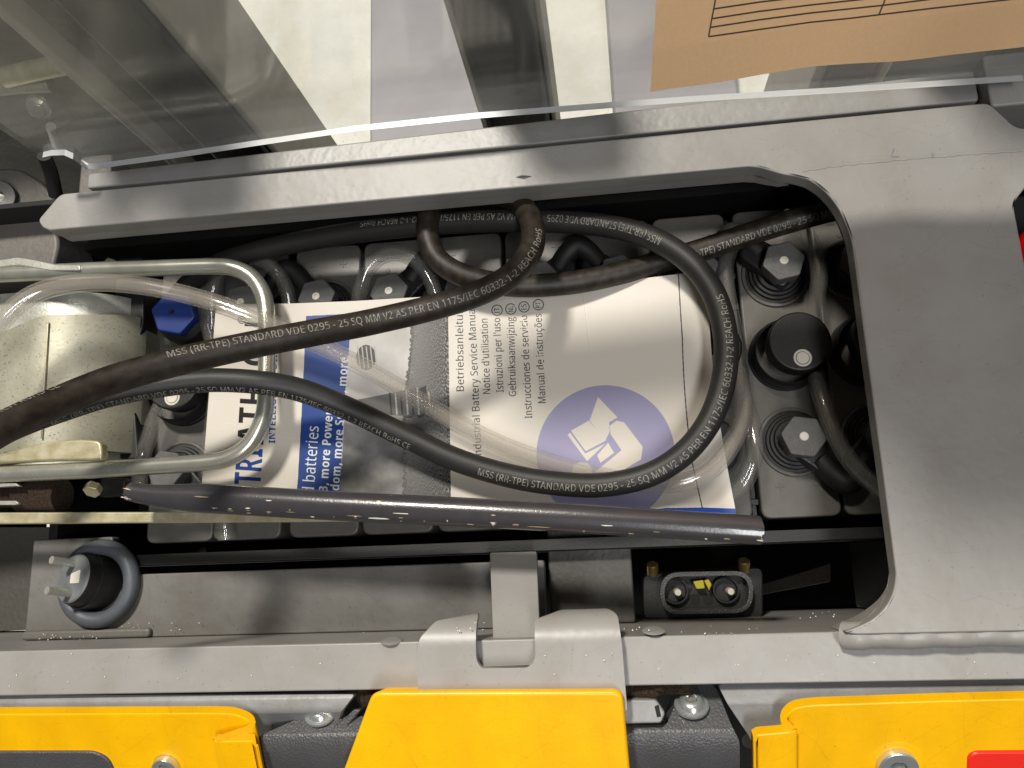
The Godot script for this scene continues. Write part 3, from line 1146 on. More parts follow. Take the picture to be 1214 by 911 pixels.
	torus(mb, P(117, 692, 13), Vector3.UP, 0.0185, 0.0042)
	part("ring", mb, M.grommet, t)
	mb = MB.new()
	lathe(mb, [[17, 2], [15, -12], [0.1, -13]], P(117, 692, 11), Vector3.UP, 36)
	part("well", mb, M.grommet, t)
	t = thing("mains_plug", "black two pin mains plug lying tilted in the rubber grommet", "plug", P(120, 690, 5))
	var ax := Vector3(-0.34, 0.92, -0.17).normalized()
	var po := P(126, 692, 4)
	mb = MB.new()
	lathe(mb, [[0.1, 20], [11.8, 20], [12.4, 19.2]], po, ax, 36)
	part("face", mb, M.plug_face, t)
	mb = MB.new()
	lathe(mb, [[12.4, 19.2], [13, 18], [13.4, 14], [13.6, 13], [14.2, 13], [14.6, 5], [14.6, 3], [13.6, -2], [11, -8], [7, -16]], po, ax, 36)
	part("body", mb, M.black_plastic, t)
	var sd := ax.cross(Vector3(0.1, 0.2, 1)).normalized()
	var s2 := sd.cross(ax).normalized()
	for s in [-1.0, 1.0]:
		mb = MB.new()
		var b0: Vector3 = po + ax * 0.020 + s2 * 0.0076 * s
		tube(mb, PackedVector3Array([b0, b0 + ax * 0.012, b0 + ax * 0.0125]), 0.002, 14)
		part("pin", mb, M.zinc_white, t)
	mb = MB.new()
	slab(mb, rounded(PackedVector3Array([po + ax * 0.0204 + sd * 0.006 - s2 * 0.0035, po + ax * 0.0204 + sd * 0.006 + s2 * 0.0035, po + ax * 0.0204 - sd * 0.001 + s2 * 0.0025, po + ax * 0.0204 - sd * 0.001 - s2 * 0.0025]), 0.0008), -ax * 0.001, 0.0002)
	part("earth_clip", mb, M.white_plastic, t)

	# charging socket
	t = thing("charging_socket", "black oblong charging socket with two pins and yellow keys", "socket", P(838, 702, -20))
	mb = MB.new()
	slab(mb, rounded(ring([[762, 680], [905, 672], [905, 735], [762, 735]], -22), 0.004, 5), mm(0, -20, 0), 0.001)
	part("housing", mb, M.black_plastic, t)
	mb = MB.new()
	var outer := rounded(ring([[783, 679], [893, 677], [893, 727], [783, 729]], -14), 0.0105, 10)
	var inner := rounded(ring([[788, 684], [888, 682], [888, 722], [788, 724]], -14), 0.0085, 10)
	for i in outer.size():
		var j := (i + 1) % outer.size()
		mb.quad(outer[i], outer[j], inner[j], inner[i], Vector3.UP, Vector3.UP, Vector3.UP, Vector3.UP)
		var no := (outer[i] - (outer[0] + outer[22]) / 2.0).normalized()
		var dn := mm(0, -8, 0)
		mb.quad(outer[i], outer[j], outer[j] + dn, outer[i] + dn, no, no, no, no)
		mb.quad(inner[i], inner[j], inner[j] + dn, inner[i] + dn, -no, -no, -no, -no)
	part("rim", mb, M.trim_plastic, t)
	for q in [[804, 703], [867, 702]]:
		mb = MB.new()
		lathe(mb, [[5.5, -21.8], [5.8, -18], [6.6, -18], [6.8, -21.8]], P(q[0], q[1], 0) * Vector3(1, 0, 1), Vector3.UP, 24)
		part("pin_collar", mb, M.black_rubber, t)
		mb = MB.new()
		lathe(mb, [[0.1, -14.2], [1.5, -14.2], [1.9, -14.8], [1.9, -22]], P(q[0], q[1], -14) * Vector3(1, 0, 1), Vector3.UP, 18)
		part("contact_pin", mb, M.white_plastic, t)
	for q in [[824, 711], [840, 711], [818, 700]]:
		mb = MB.new()
		lathe(mb, [[0.1, -21.75], [2.6 if q[1] > 705 else 1.0, -21.75], [2.8 if q[1] > 705 else 1.1, -21.9]], P(q[0], q[1], -21) * Vector3(1, 0, 1), Vector3.UP, 20)
		part("pilot_hole", mb, M.pit, t)
	for q in [[822, 690, 834, 688, 836, 698, 826, 699], [835, 689, 840, 687, 844, 693, 841, 701]]:
		mb = MB.new()
		slab(mb, rounded(ring([[q[0], q[1]], [q[2], q[3]], [q[4], q[5]], [q[6], q[7]]], -15), 0.0006, 2), mm(0, -6, 0), 0.0004)
		part("coding_key", mb, M.key_yellow, t)
	for q in [[774, 680], [882, 676]]:
		mb = MB.new()
		lathe(mb, [[0.1, 6], [2.5, 6], [3, 5.5], [3, 0]], P(q[0], q[1], -20), Vector3(0, 0.6, -0.8).normalized(), 20)
		part("fixing_screw", mb, M.brass, t)

func make_cell(at: Vector3) -> Node3D:
	var t := thing("battery_cell", "", "battery cell", at)
	var mb := MB.new()
	var o := at
	slab(mb, rounded(PackedVector3Array([o + mm(-19.1, 0, -81.5), o + mm(19.1, 0, -81.5), o + mm(19.1, 0, 81.5), o + mm(-19.1, 0, 81.5)]), 0.005, 6), mm(0, -60, 0), 0.0012)
	part("lid", mb, M.lid_grey, t)
	for s in [-1.0, 1.0]:
		var c: Vector3 = o + mm(0, 0, 44.0 * s)
		mb = MB.new()
		lathe(mb, [[15.4, 0.2], [15.6, 1.4], [16.3, 1.8], [17.2, 1.4], [17.5, 0]], c, Vector3.UP, 48)
		part("collar", mb, M.lid_grey, t)
		mb = MB.new()
		lathe(mb, [[9, 8], [10.5, 7.4], [11, 5.4], [12.2, 5.2], [12.6, 3.4], [13.8, 3.2], [14.2, 1.5], [15.4, 1.2], [15.5, 0.1]], c, Vector3.UP, 48)
		var boot := part("rubber_boot", mb, M.black_rubber, t)
		boot.name = boot.name
		mb = MB.new()
		hexagon(mb, c + mm(0.8, 7, -1.2 if s < 0 else 0.0), Vector3.UP, 0.0108, 0.012, 0.0008, 0.35 * s)
		var cap := part("terminal_cap", mb, M.cap_plastic, t)
		mb = MB.new()
		lathe(mb, [[0.1, 19.12], [0.9, 19.14], [1.05, 19.5], [2.0, 19.5], [2.2, 19.05]] if s < 0 else [[0.1, 19.6], [1.4, 19.6], [2.0, 19.4], [2.2, 19.05]], c + mm(0.8, 0, -1.2 if s < 0 else 0.0), Vector3.UP, 20)
		var hole := MeshInstance3D.new()
		hole.name = "probe_hole"
		hole.mesh = mb.mesh(t.position, M.white_plastic)
		cap.add_child(hole)
		mb = MB.new()
		var z := 66.0 if s > 0 else -70.0
		for w in [-1.0, 1.0]:
			var p: Vector3 = o + mm(-9.0 * w * s, 0.25, z)
			box(mb, p * 1000 + Vector3(-2.2, -0.4, -0.35), p * 1000 + Vector3(2.2, 0.1, 0.35), 0.0001, 0.0001)
			if w > 0:
				box(mb, p * 1000 + Vector3(-0.35, -0.4, -2.2), p * 1000 + Vector3(0.35, 0.12, 2.2), 0.0001, 0.0001)
		lathe(mb, [[0.1, 0.3], [1.2, 0.3], [1.5, 0]], o + mm(-5, 0, z - 6.5 * s), Vector3.UP, 16)
		part("polarity_mark", mb, M.lid_grey, t)
	# the filling plug in the middle
	mb = MB.new()
	lathe(mb, [[16.0, 12], [17.4, 10], [17.6, 3], [18.2, 2.5], [18.2, 0]], o, Vector3.UP, 48)
	part("plug_base", mb, M.black_rubber, t)
	mb = MB.new()
	lathe(mb, [[0.1, 21], [13.8, 21], [14.6, 20.6], [15.0, 19.8], [15.0, 11]], o + mm(3.5, 0, -2.5), Vector3.UP, 48)
	var pl := part("filling_plug", mb, M.black_plastic, t)
	mb = MB.new()
	lathe(mb, [[0.1, 21.6], [2.6, 21.6], [3.0, 21.3], [3.0, 20.9]], o + mm(3.8, 0, 6.0), Vector3.UP, 24)
	lathe(mb, [[3.2, 20.95], [3.4, 21.25], [4.2, 21.25], [4.4, 20.95]], o + mm(3.8, 0, 6.0), Vector3.UP, 24)
	var bt := MeshInstance3D.new()
	bt.name = "level_button"
	bt.mesh = mb.mesh(t.position, M.white_plastic)
	pl.add_child(bt)
	return t

func build_battery() -> void:
	# the tray
	var t := thing("battery_tray", "black battery tray with a rounded rim round the cells", "tray", mm(0, -110, -7))
	var mb := MB.new()
	var outer := rounded(flat([[-254, -99], [290, -99], [290, 87], [-254, 87]], 9), 0.012, 8)
	var inner := rounded(flat([[-249, -94], [285, -94], [285, 82], [-249, 82]], 9), 0.008, 8)
	for i in outer.size():
		var j := (i + 1) % outer.size()
		var no := (outer[i] - inner[i]).normalized()
		var dn := mm(0, -110, 0)
		var bv := mm(0, -1.5, 0)
		var u := Vector3.UP
		var ob := outer[i] + no * 0.001
		var oj := outer[j] + (outer[j] - inner[j]).normalized() * 0.001
		mb.quad(outer[i], outer[j], inner[j], inner[i], u, u, u, u)
		mb.quad(outer[i], outer[j], oj + bv, ob + bv, u, u, no, no)
		mb.quad(ob + bv, oj + bv, oj + dn, ob + dn, no, no, no, no)
		mb.quad(inner[i], inner[j], inner[j] + dn, inner[i] + dn, -no, -no, -no, -no)
	part("rim", mb, M.tray_black, t)
	mb = MB.new()
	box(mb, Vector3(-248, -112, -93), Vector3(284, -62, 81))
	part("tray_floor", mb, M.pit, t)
	# spacer with ribs beside the eighth cell
	mb = MB.new()
	box(mb, Vector3(118, -40, -84), Vector3(120.6, -3, 76), 0.0005, 0.0005)
	for k in 9:
		box(mb, Vector3(117.6, -20, -70 + k * 17), Vector3(121.4, -1, -67 + k * 17), 0.0004, 0.0004)
	part("spacer", mb, M.black_plastic, t)
	# the cells
	var xs := [-203.3, -165.0, -122.2, -82.0, -41.6, -1.4, 39.4, 79.6, 122.0, 161.6, 201.2]
	var labels := [
		"battery cell at the left end of the row, below the steel loop", "second battery cell from the left, with the blue plug's hose beside it", "grey battery cell whose black cap shows above the booklet's left corner",
		"grey battery cell with a pale hexagonal cap inside the clear hose arch", "grey battery cell under the loop of the upper black cable", "grey battery cell left of the booklet's emblem, mostly under the booklet",
		"grey battery cell under the emblem on the booklet", "grey battery cell at the booklet's right edge, left of the ribbed spacer", "grey battery cell fully in view with a round black plug, left of the panel",
		"grey battery cell half hidden by the right grey panel", "grey battery cell under the right grey panel, last of the row"]
	var proto: Node3D = make_cell(mm(xs[0] + 19.2, 0, -5.5))
	for i in xs.size():
		var c: Node3D = proto
		if i > 0:
			c = proto.duplicate()
			c.name = numbered("battery_cell")
			add_child(c)
		c.position = mm(xs[i] + 19.2, 0, -5.5)
		tag(c, labels[i], "battery cell", "cells of the truck battery")
	# blue hexagonal plug of the second cell's neighbour
	mb = MB.new()
	var b := P(206, 371, 22)
	hexagon(mb, b - mm(0, 8, 0), Vector3(0.1, 0.99, 0.1).normalized(), 0.0125, 0.011, 0.001, 0.3)
	var bp := thing("blue_plug", "blue hexagonal plug between the steel loop and the booklet", "plug", b - mm(0, 10, 0))
	part("head", mb, M.blue_plastic, bp)
	mb = MB.new()
	lathe(mb, [[0.1, 3.6], [1.2, 3.7], [1.4, 3.2]], b, Vector3(0.1, 0.99, 0.1).normalized(), 14)
	part("vent_hole", mb, M.black_plastic, bp)
	mb = MB.new()
	lathe(mb, [[8, -2], [12.5, -6], [14.5, -8], [14.5, -20]], b, Vector3.UP, 40)
	part("neck", mb, M.black_rubber, bp)
	# connectors between neighbouring cells, on alternate ends
	var where := ["first from the left along the rear", "second along the rear", "third along the rear, under the cable loop", "at the rear beside the booklet's top edge", "at the rear by the right hexagonal cap", "in front at the left end, under the zinc bar", "in front, second from the left under the dark bar", "in front, third from the left under the booklet's foot", "in front, fourth from the left under the dark bar", "in front at the right, beside the '+' mark"]
	var k := 0
	for pair in [[0, 1, -1], [2, 3, -1], [4, 5, -1], [6, 7, -1], [8, 9, -1], [0, 1, 1], [2, 3, 1], [4, 5, 1], [6, 7, 1], [8, 9, 1]]:
		var s: float = pair[2]
		var sh: int = pair[0] - 1 if s < 0 else pair[0]
		if sh < 0:
			k += 1
			continue
		var p := mm(xs[sh] + 20.0, 0, -5.5 + 44.0 * s)
		var q := mm(xs[sh + 1] + 20.0, 0, -5.5 + 44.0 * s)
		var cn := thing("cell_connector", "black flexible link between cell terminals, " + where[k], "connector", (p + q) / 2.0, "links between the battery cells")
		k += 1
		for e in [p, q]:
			mb = MB.new()
			var to: Vector3 = ((p + q) / 2.0 - e) * 0.8 + mm(0, 0, 15.0 * s)
			var sd := to.cross(Vector3.UP).normalized()
			slab(mb, rounded(PackedVector3Array([e + sd * 0.0095 + mm(0, 12.5, 0) - to * 0.35, e - sd * 0.0095 + mm(0, 12.5, 0) - to * 0.35, e + to - sd * 0.007 + mm(0, 10.5, 0), e + to + sd * 0.007 + mm(0, 10.5, 0)]), 0.005, 5), mm(0, -7, 0), 0.002)
			part("lug_cover", mb, M.black_plastic, cn)
		mb = MB.new()
		var mid := (p + q) / 2.0 + mm(0, 9, 22.0 * s)
		tube(mb, smooth_path(PackedVector3Array([p + (q - p) * 0.22 + mm(0, 7, 10.0 * s), p + (q - p) * 0.36 + mm(0, 8, 18.0 * s), mid, p + (q - p) * 0.64 + mm(0, 8, 18.0 * s), p + (q - p) * 0.78 + mm(0, 7, 10.0 * s)]), 6), 0.0058, 16)
		part("cable", mb, M.black_rubber, cn)
	# clear watering hoses
	var hoses := [
		["clear hose from under the upper cable to the round black plug", [[930, 256, 12], [950, 270, 16], [965, 295, 20], [971, 325, 20], [969, 350, 18], [966, 380, 14]]],
		["clear hose from the round black plug down under the right panel", [[968, 446, 16], [974, 470, 20], [984, 500, 22], [1000, 535, 24], [1022, 562, 24], [1050, 584, 22], [1085, 600, 18]]],
		["clear hose down the gap left of the ribbed spacer", [[872, 288, 10], [864, 300, 14], [860, 325, 16], [866, 370, 14], [876, 420, 12], [880, 465, 14], [892, 505, 20], [894, 540, 22], [882, 572, 20], [858, 590, 16], [835, 594, 12]]],
		["clear hose arching round the pale hexagonal cap", [[424, 375, 14], [427, 345, 22], [438, 316, 26], [460, 301, 27], [484, 304, 26], [504, 322, 23], [516, 348, 18], [520, 380, 14]]],
		["clear hose arching behind the steel loop's corner", [[252, 390, 12], [252, 345, 18], [268, 316, 22], [300, 307, 24], [325, 320, 22], [340, 345, 18], [344, 375, 14]]],
		["clear hose hanging beside the booklet's left edge", [[246, 330, 10], [244, 370, 16], [250, 400, 16], [258, 440, 14], [252, 500, 12], [244, 560, 12], [262, 600, 12], [268, 640, 10]]],
		["clear hose running down between the left cells", [[196, 470, 12], [184, 495, 14], [176, 520, 14], [168, 545, 14], [164, 580, 10]]]]
	for h in hoses:
		clear_hose("watering_hose", h[0], ring(h[1]), 0.0042, "clear watering hoses between the plugs")

func clear_hose(called: String, label: String, pts: PackedVector3Array, r: float, group := "") -> void:
	var path := smooth_path(pts, 10)
	var mb := MB.new()
	tube(mb, path, r, 20, false)
	tube(mb, path, r * 0.68, 16, false)
	solo(called, label, "hose", mb, M.clear_hose if called == "clear_hose" else M.water_hose, group)

func build_hinge() -> void:
	# zinc hinge block on the left
	var t := thing("hinge_block", "speckled zinc plated hinge block at the left edge", "hinge", mm(-290, 20, 0))
	var mb := MB.new()
	var hf := func(x: float, _z: float) -> float:
		var s := x * 1000.0
		var k := clampf((s + 246.0) / 44.5, 0, 1)
		return 0.046 - 0.042 * (1.0 - sqrt(maxf(0.0, 1.0 - k * k * 0.97)))
	var cuts := [-0.4, -0.246, -0.243, -0.24, -0.235, -0.231, -0.227, -0.223, -0.218, -0.214, -0.210, -0.207, -0.2045, -0.203, -0.202, -0.2013]
	draped(mb, rounded(PackedVector3Array([mm(-380, 46, -33), P(0, 395, 46), P(50, 374, 46), P(92, 369, 46), mm(-202, 46, -47), mm(-202, 46, 29), P(60, 530, 46), P(0, 545, 46), mm(-380, 46, 42)]), 0.003, 4), cuts, true, hf, 0.03)
	part("saddle", mb, M.zinc_cast, t)
	mb = MB.new()
	var sl := PackedVector3Array()
	for k in 14:
		sl.append(P(lerpf(57, 48, k / 13.0), lerpf(382, 520, k / 13.0), 46.05))
	tube(mb, sl, 0.0004, 6)
	part("seam_line", mb, M.zinc, t)
	mb = MB.new()
	var hb := func(x: float, _z: float) -> float:
		var s := x * 1000.0
		var k := clampf((s + 250.0) / 46.0, 0, 1)
		return 0.0405 - 0.045 * (1.0 - sqrt(maxf(0.0, 1.0 - k * k * 0.97)))
	draped(mb, rounded(flat([[-380, -58], [-204.5, -58], [-204.5, 36], [-380, 36]], 43), 0.002, 4), [-0.4, -0.25, -0.246, -0.241, -0.236, -0.231, -0.221, -0.216, -0.211, -0.207, -0.204, -0.2015, -0.2, -0.1985], true, hb, 0.012)
	part("back_plate", mb, M.zinc_white, t)
	mb = MB.new()
	slab(mb, rounded(ring([[-60, 313], [0, 308], [20, 305], [40, 308], [62, 313], [95, 314], [95, 321], [60, 321], [24, 315], [0, 317], [-60, 322]], 58), 0.0016, 4), mm(0, -12, 0), 0.0006)
	part("upper_ear", mb, M.zinc_white, t)
	mb = MB.new()
	slab(mb, rounded(ring([[-60, 548], [0, 539], [50, 525], [95, 521], [119, 523], [121, 545], [60, 546], [0, 549], [-60, 556]], 56), 0.003, 5), mm(0, -5, 0), 0.001)
	part("lower_ear", mb, M.zinc, t)
	mb = MB.new()
	slab(mb, rounded(ring([[136, 330], [170, 330], [170, 385], [165, 400], [154, 413], [153, 460], [160, 490], [164, 545], [136, 545]], 18), 0.004, 5), mm(0, -14, 0), 0.001)
	part("end_stop", mb, M.tray_black, t)
	# wire loop
	mb = MB.new()
	var loop := ring([[-60, 329, 54], [0, 326, 54], [100, 321, 53], [190, 318, 52], [252, 316, 51], [276, 318, 51], [296, 327, 50], [309, 343, 50], [315, 364, 50], [316.5, 400, 50], [316, 440, 50], [314.5, 482, 50], [308, 506, 50], [295, 527, 50], [276, 541, 50], [250, 548, 50], [180, 553, 50], [100, 558, 50], [0, 562.5, 50], [-60, 565, 50]])
	tube(mb, smooth_path(loop, 8), 0.0042, 20)
	solo("steel_loop", "bright plated steel rod bent into a loop over the booklet", "rod", mb, M.steel)
	# flat bar
	mb = MB.new()
	slab(mb, rounded(ring([[-60, 608], [510, 606], [512, 618], [-60, 622]], 48), 0.0016, 3), mm(0, -5, 0), 0.0008)
	solo("flat_bar", "long flat zinc bar with yellowish patina below the steel loop", "bar", mb, M.zinc)
	# bolts and washers of the hinge
	for q in [["hinge_bolt", "small zinc bolt head above the steel loop's upper side", 132, 314, 40], ["hinge_bolt", "small zinc bolt head below the steel loop's lower side", 112, 577, 38]]:
		t = thing(q[0], q[1], "bolt", P(q[2], q[3], q[4]))
		mb = MB.new()
		hexagon(mb, P(q[2], q[3], q[4]), Vector3(0, 0.6, 0.8), 0.0044, 0.004, 0.0005)
		part("head", mb, M.zinc, t)
		mb = MB.new()
		box(mb, P(q[2] + 8, q[3] + 2, q[4]) * 1000 + Vector3(-2, -6, -5), P(q[2] + 30, q[3] + 2, q[4]) * 1000 + Vector3(2, -1, 4), 0.001, 0.001)
		part("block", mb, M.black_plastic, t)
	t = thing("pivot_bush", "greasy brown pivot bush between zinc washers at the left edge", "bush", P(20, 592, 40))
	for a in [[-40, 588, 34, 601, 0.0062], [26, 588, 74, 594, 0.0085]]:
		mb = MB.new()
		var p := P(a[0], a[1], 36)
		var e := P(a[2], a[1], 36)
		tube(mb, PackedVector3Array([p, (p + e) / 2.0, e]), a[4], 26)
		part("bush", mb, M.grease, t)
	mb = MB.new()
	slab(mb, rounded(ring([[-40, 573], [18, 573], [23, 577], [-40, 580]], 50), 0.0004, 3), mm(0, -2, 0), 0.0003)
	slab(mb, rounded(ring([[-40, 594], [18, 594], [22, 597], [18, 599], [-40, 599]], 45), 0.0004, 3), mm(0, -2, 0), 0.0003)
	part("washer", mb, M.zinc_white, t)
	# the dark painted bar
	var bar := thing("stay_bar", "long dark painted bar with chipped edges lying over the booklet's foot", "bar", P(520, 605, 60))
	mb = MB.new()
	var path := smooth_path(ring([[150, 582, 66], [156, 583.5, 66], [170, 586, 66], [200, 589, 66], [260, 592, 66], [400, 600, 66], [560, 608, 66], [720, 617, 66], [880, 627.5, 66], [898, 629, 66], [903, 629.5, 66], [905.5, 629.7, 66]]), 6)
	var tp := PackedFloat32Array()
	for i in path.size():
		var u := Q(path[i]).x
		var k := smoothstep(146.0, 250.0, u) * 0.36 + 0.58
		k = minf(k, 0.9 * sqrt(clampf((u - 148.5) / 10.0, 0.03, 1.0)) + 0.05)
		k *= lerpf(1.06, 0.92, clampf((u - 200) / 700.0, 0, 1))
		k *= sqrt(clampf((906.5 - u) / 6.0, 0.05, 1.0))
		tp.append(k)
	tube(mb, path, 0.0068, 28, true, 0.72, tp)
	part("bar", mb, M.bar_paint, bar)
	var rng := RandomNumberGenerator.new()
	rng.seed = 9
	var clusters := [[0.01, 0.012, 9], [0.385, 0.02, 9], [0.43, 0.012, 5], [0.53, 0.03, 14], [0.62, 0.03, 8], [0.74, 0.04, 6], [0.99, 0.006, 5]]
	var spots := []
	for c in clusters:
		for k in c[2]:
			spots.append(clampf(rng.randfn(c[0], c[1]), 0.005, 0.995))
	for k in spots.size():
		var u: float = spots[k]
		var i := int(lerpf(5, path.size() - 9, u))
		var tn := (path[i + 1] - path[i]).normalized()
		var up := (Vector3.UP - tn * tn.y).normalized()
		var sd := tn.cross(up)
		var a := deg_to_rad(rng.randfn(46, 7) if k % 6 else rng.randf_range(-30, 30))
		var r := 0.0068 * tp[i] + 0.00012
		var nn := (up * cos(a) / 0.72 + sd * sin(a)).normalized()
		var c := path[i] + up * cos(a) * r * 0.72 + sd * sin(a) * r
		var w := tn.cross(nn)
		mb = MB.new()
		var fl := PackedVector3Array()
		var lx := rng.randf_range(0.0003, 0.0060 if k % 4 == 0 else 0.0018)
		var lz := rng.randf_range(0.0001, 0.00042)
		for j in 7:
			var g := TAU * j / 7.0
			fl.append(c + (tn * cos(g) * lx + w * sin(g) * lz) * rng.randf_range(0.6, 1.1) + nn * 0.00006)
		slab(mb, fl, -nn * 0.0005, 0.00003, false)
		part("paint_chip", mb, M.bare_metal if k % 5 < 3 else M.flake, bar)

func build_front() -> void:
	# sheet plates below the channel
	var mb := MB.new()
	var hl := func(_x: float, z: float) -> float:
		return 0.057 - 3.0 * pow(maxf(0.0, 0.1475 - z), 1.3) - maxf(0.0, z - 0.1525) * 1.6
	draped(mb, rounded(ring([[-60, 826], [420, 824], [400, 850], [360, 911], [-60, 911]], 57), 0.0015, 3), [0.13, 0.1435, 0.1445, 0.1455, 0.1465, 0.1475, 0.15, 0.1525, 0.1545, 0.165, 0.19], false, hl, 0.004)
	solo("left_sheet_plate", "pale grey sheet plate between the channel and the left yellow cover", "plate", mb, M.grey_sheet, "")
	mb = MB.new()
	var hr := func(_x: float, z: float) -> float:
		return 0.054 - 3.0 * pow(maxf(0.0, 0.1465 - z), 1.25) - maxf(0.0, z - 0.152) * 0.45
	draped(mb, rounded(ring([[851, 812], [1260, 800], [1260, 911], [904, 925], [893, 880], [862, 834]], 53), 0.002, 4), [0.12, 0.138, 0.14, 0.142, 0.1435, 0.145, 0.1465, 0.15, 0.152, 0.156, 0.17, 0.2], false, hr, 0.004)
	var rp := thing("right_sheet_plate", "grey sheet plate with a drilled hole beside the right yellow cover", "plate", mb.base())
	part("plate", mb, M.grey_sheet, rp)
	mb = MB.new()
	lathe(mb, [[0.1, 0.25], [2.9, 0.25], [3.0, 0.1]], P(888.5, 879, 46.9), Vector3.UP, 24)
	part("drilled_hole", mb, M.pit, rp)
	mb = MB.new()
	lathe(mb, [[0.1, 4], [2.2, 4], [2.4, 3.4], [1.8, 3.0], [1.8, 2], [2.6, 1.6], [2.6, 0]], P(906, 818, 42), Vector3(0, 0.8, -0.6).normalized(), 16)
	solo("grease_nipple", "tiny zinc nipple on the rear edge of the right sheet plate", "nipple", mb, M.zinc)
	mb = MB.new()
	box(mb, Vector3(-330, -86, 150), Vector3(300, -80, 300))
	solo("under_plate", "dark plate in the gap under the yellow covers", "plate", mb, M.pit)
	# dark trim blocks left and right of the lever
	var hb := func(_x: float, z: float) -> float:
		return 0.054 - maxf(0.0, 0.1625 - z) * 0.75 - 6.0 * pow(maxf(0.0, z - 0.164), 1.6)
	var cuts := [0.12, 0.14, 0.15, 0.158, 0.1615, 0.1635, 0.166, 0.169, 0.172, 0.176, 0.19]
	var tl := thing("trim_block", "dark plastic trim block left of the yellow lever", "trim", P(370, 880, 30), "plastic trim beside the lever")
	mb = MB.new()
	draped(mb, rounded(ring([[306, 925], [303, 884], [309, 872], [330, 863], [352, 853, 51], [392, 822, 42], [411, 818, 41], [414, 826, 43], [402, 838, 47], [410, 850, 50], [460, 850, 50], [460, 925]], 52), 0.0014, 4), cuts, false, hb, 0.02)
	part("body", mb, M.trim_plastic, tl)
	mb = MB.new()
	slab(mb, rounded(ring([[392, 864], [420, 841], [428, 842], [405, 868]], 52), 0.0008, 3), mm(0, -6, 0), 0.0006)
	part("rib", mb, M.trim_plastic, tl)
	var tr := thing("trim_block", "dark plastic trim block right of the yellow lever", "trim", P(810, 880, 30), "plastic trim beside the lever")
	mb = MB.new()
	draped(mb, rounded(ring([[720, 925], [720, 861], [790, 859, 51], [800, 836, 46], [826, 825, 43], [821, 811, 39], [843, 809, 39], [850, 818, 41], [866, 858, 51], [876, 878], [880, 925]], 52), 0.0014, 4), cuts, false, hb, 0.02)
	part("body", mb, M.trim_plastic, tr)
	for q in [["domed screw on the trim block left of the yellow lever", 381, 848], ["domed screw on the trim block right of the yellow lever", 820, 838]]:
		var o := P(q[1], q[2], 48)
		var ax := Vector3(0, 0.58, -0.82).normalized()
		var t := thing("domed_screw", q[0], "screw", o, "domed screws of the trim")
		mb = MB.new()
		lathe(mb, [[2.2, 3.6], [2.6, 4.6], [3.6, 4.4], [5.0, 3.4], [5.6, 1.6]], o, ax, 30)
		part("dome", mb, M.screw, t)
		mb = MB.new()
		lathe(mb, [[5.4, 1.6], [7.1, 1.3], [7.3, 0.7], [7.0, 0], [3, -1]], o, ax, 32)
		part("flange", mb, M.screw, t)
		mb = MB.new()
		lathe(mb, [[0.1, 3.0], [2.3, 3.5]], o, ax, 6)
		part("socket", mb, M.steel, t)
	# grease on both sides of the latch
	for q in [["dried brown grease left of the latch plate", 428, 500, 822, 4], ["dried brown grease right of the latch plate", 740, 815, 812, 8]]:
		mb = MB.new()
		var gr := PackedVector3Array()
		var rng := RandomNumberGenerator.new()
		rng.seed = q[4]
		for k in 24:
			var u := k / 23.0
			gr.append(P(lerpf(q[1], q[2], u), q[3] + rng.randf_range(-2, 3), 50 + rng.randf_range(-1.5, 1.5)))
		tube(mb, gr, 0.006, 14, true, 0.6)
		solo("grease_lump", q[0], "grease", mb, M.grease)
	mb = MB.new()
	slab(mb, rounded(ring([[736, 830], [778, 830], [789, 846], [784, 858], [736, 859]], 58), 0.0012, 4), mm(0, -5, 0), 0.001)
	var ck := thing("spring_clip", "small grey spring clip sticking out right of the yellow lever", "clip", mb.base())
	part("strap", mb, M.grey_sheet, ck)
	mb = MB.new()
	slab(mb, rounded(ring([[776, 838], [781, 836], [784, 850], [779, 851]], 58.3), 0.0004, 3), mm(0, -1, 0), 0.0001)
	part("slot", mb, M.pit, ck)
	# yellow lever
	mb = MB.new()
	slab(mb, rounded(ring([[441, 822, 73], [738.5, 820.5, 73], [748.5, 930, 60], [401, 930, 60]]), 0.0042, 7), mm(0, -13, 0), 0.0016)
	solo("yellow_lever", "broad plain yellow lever plate at the bottom centre", "lever", mb, M.yellow)

	# yellow covers: a moulded skin whose rim hooks back at the inner end
	var run := Vector3(0, -0.45, 0.89).normalized()
	var top := 61.0
	cover("left yellow moulded cover with a dark recess at the bottom left", ring([[-80, 848], [60, 847.5], [180, 847], [262, 847], [283, 850], [294, 856], [290, 861], [275, 866], [256, 873], [252, 877], [258, 880], [275, 880], [296, 879.5], [298, 880]], top), run, [198, 909, 17.0], [[-60, 890], [112, 890], [128, 897], [136, 911], [136, 960], [-60, 960]], M.trim_plastic, "dark_inlay")
	cover("right yellow moulded cover with a red inlay at the bottom right", ring([[1290, 828], [1120, 832], [1010, 835.5], [968, 837], [946, 840], [937, 846], [935, 853], [940, 859], [945, 864], [940, 868], [925, 870], [901, 872], [899.5, 873]], top), run, [1063, 908, 22.0], [[1290, 889], [1155, 890], [1147, 895], [1146, 911], [1146, 960], [1290, 960]], M.red, "red_inlay")

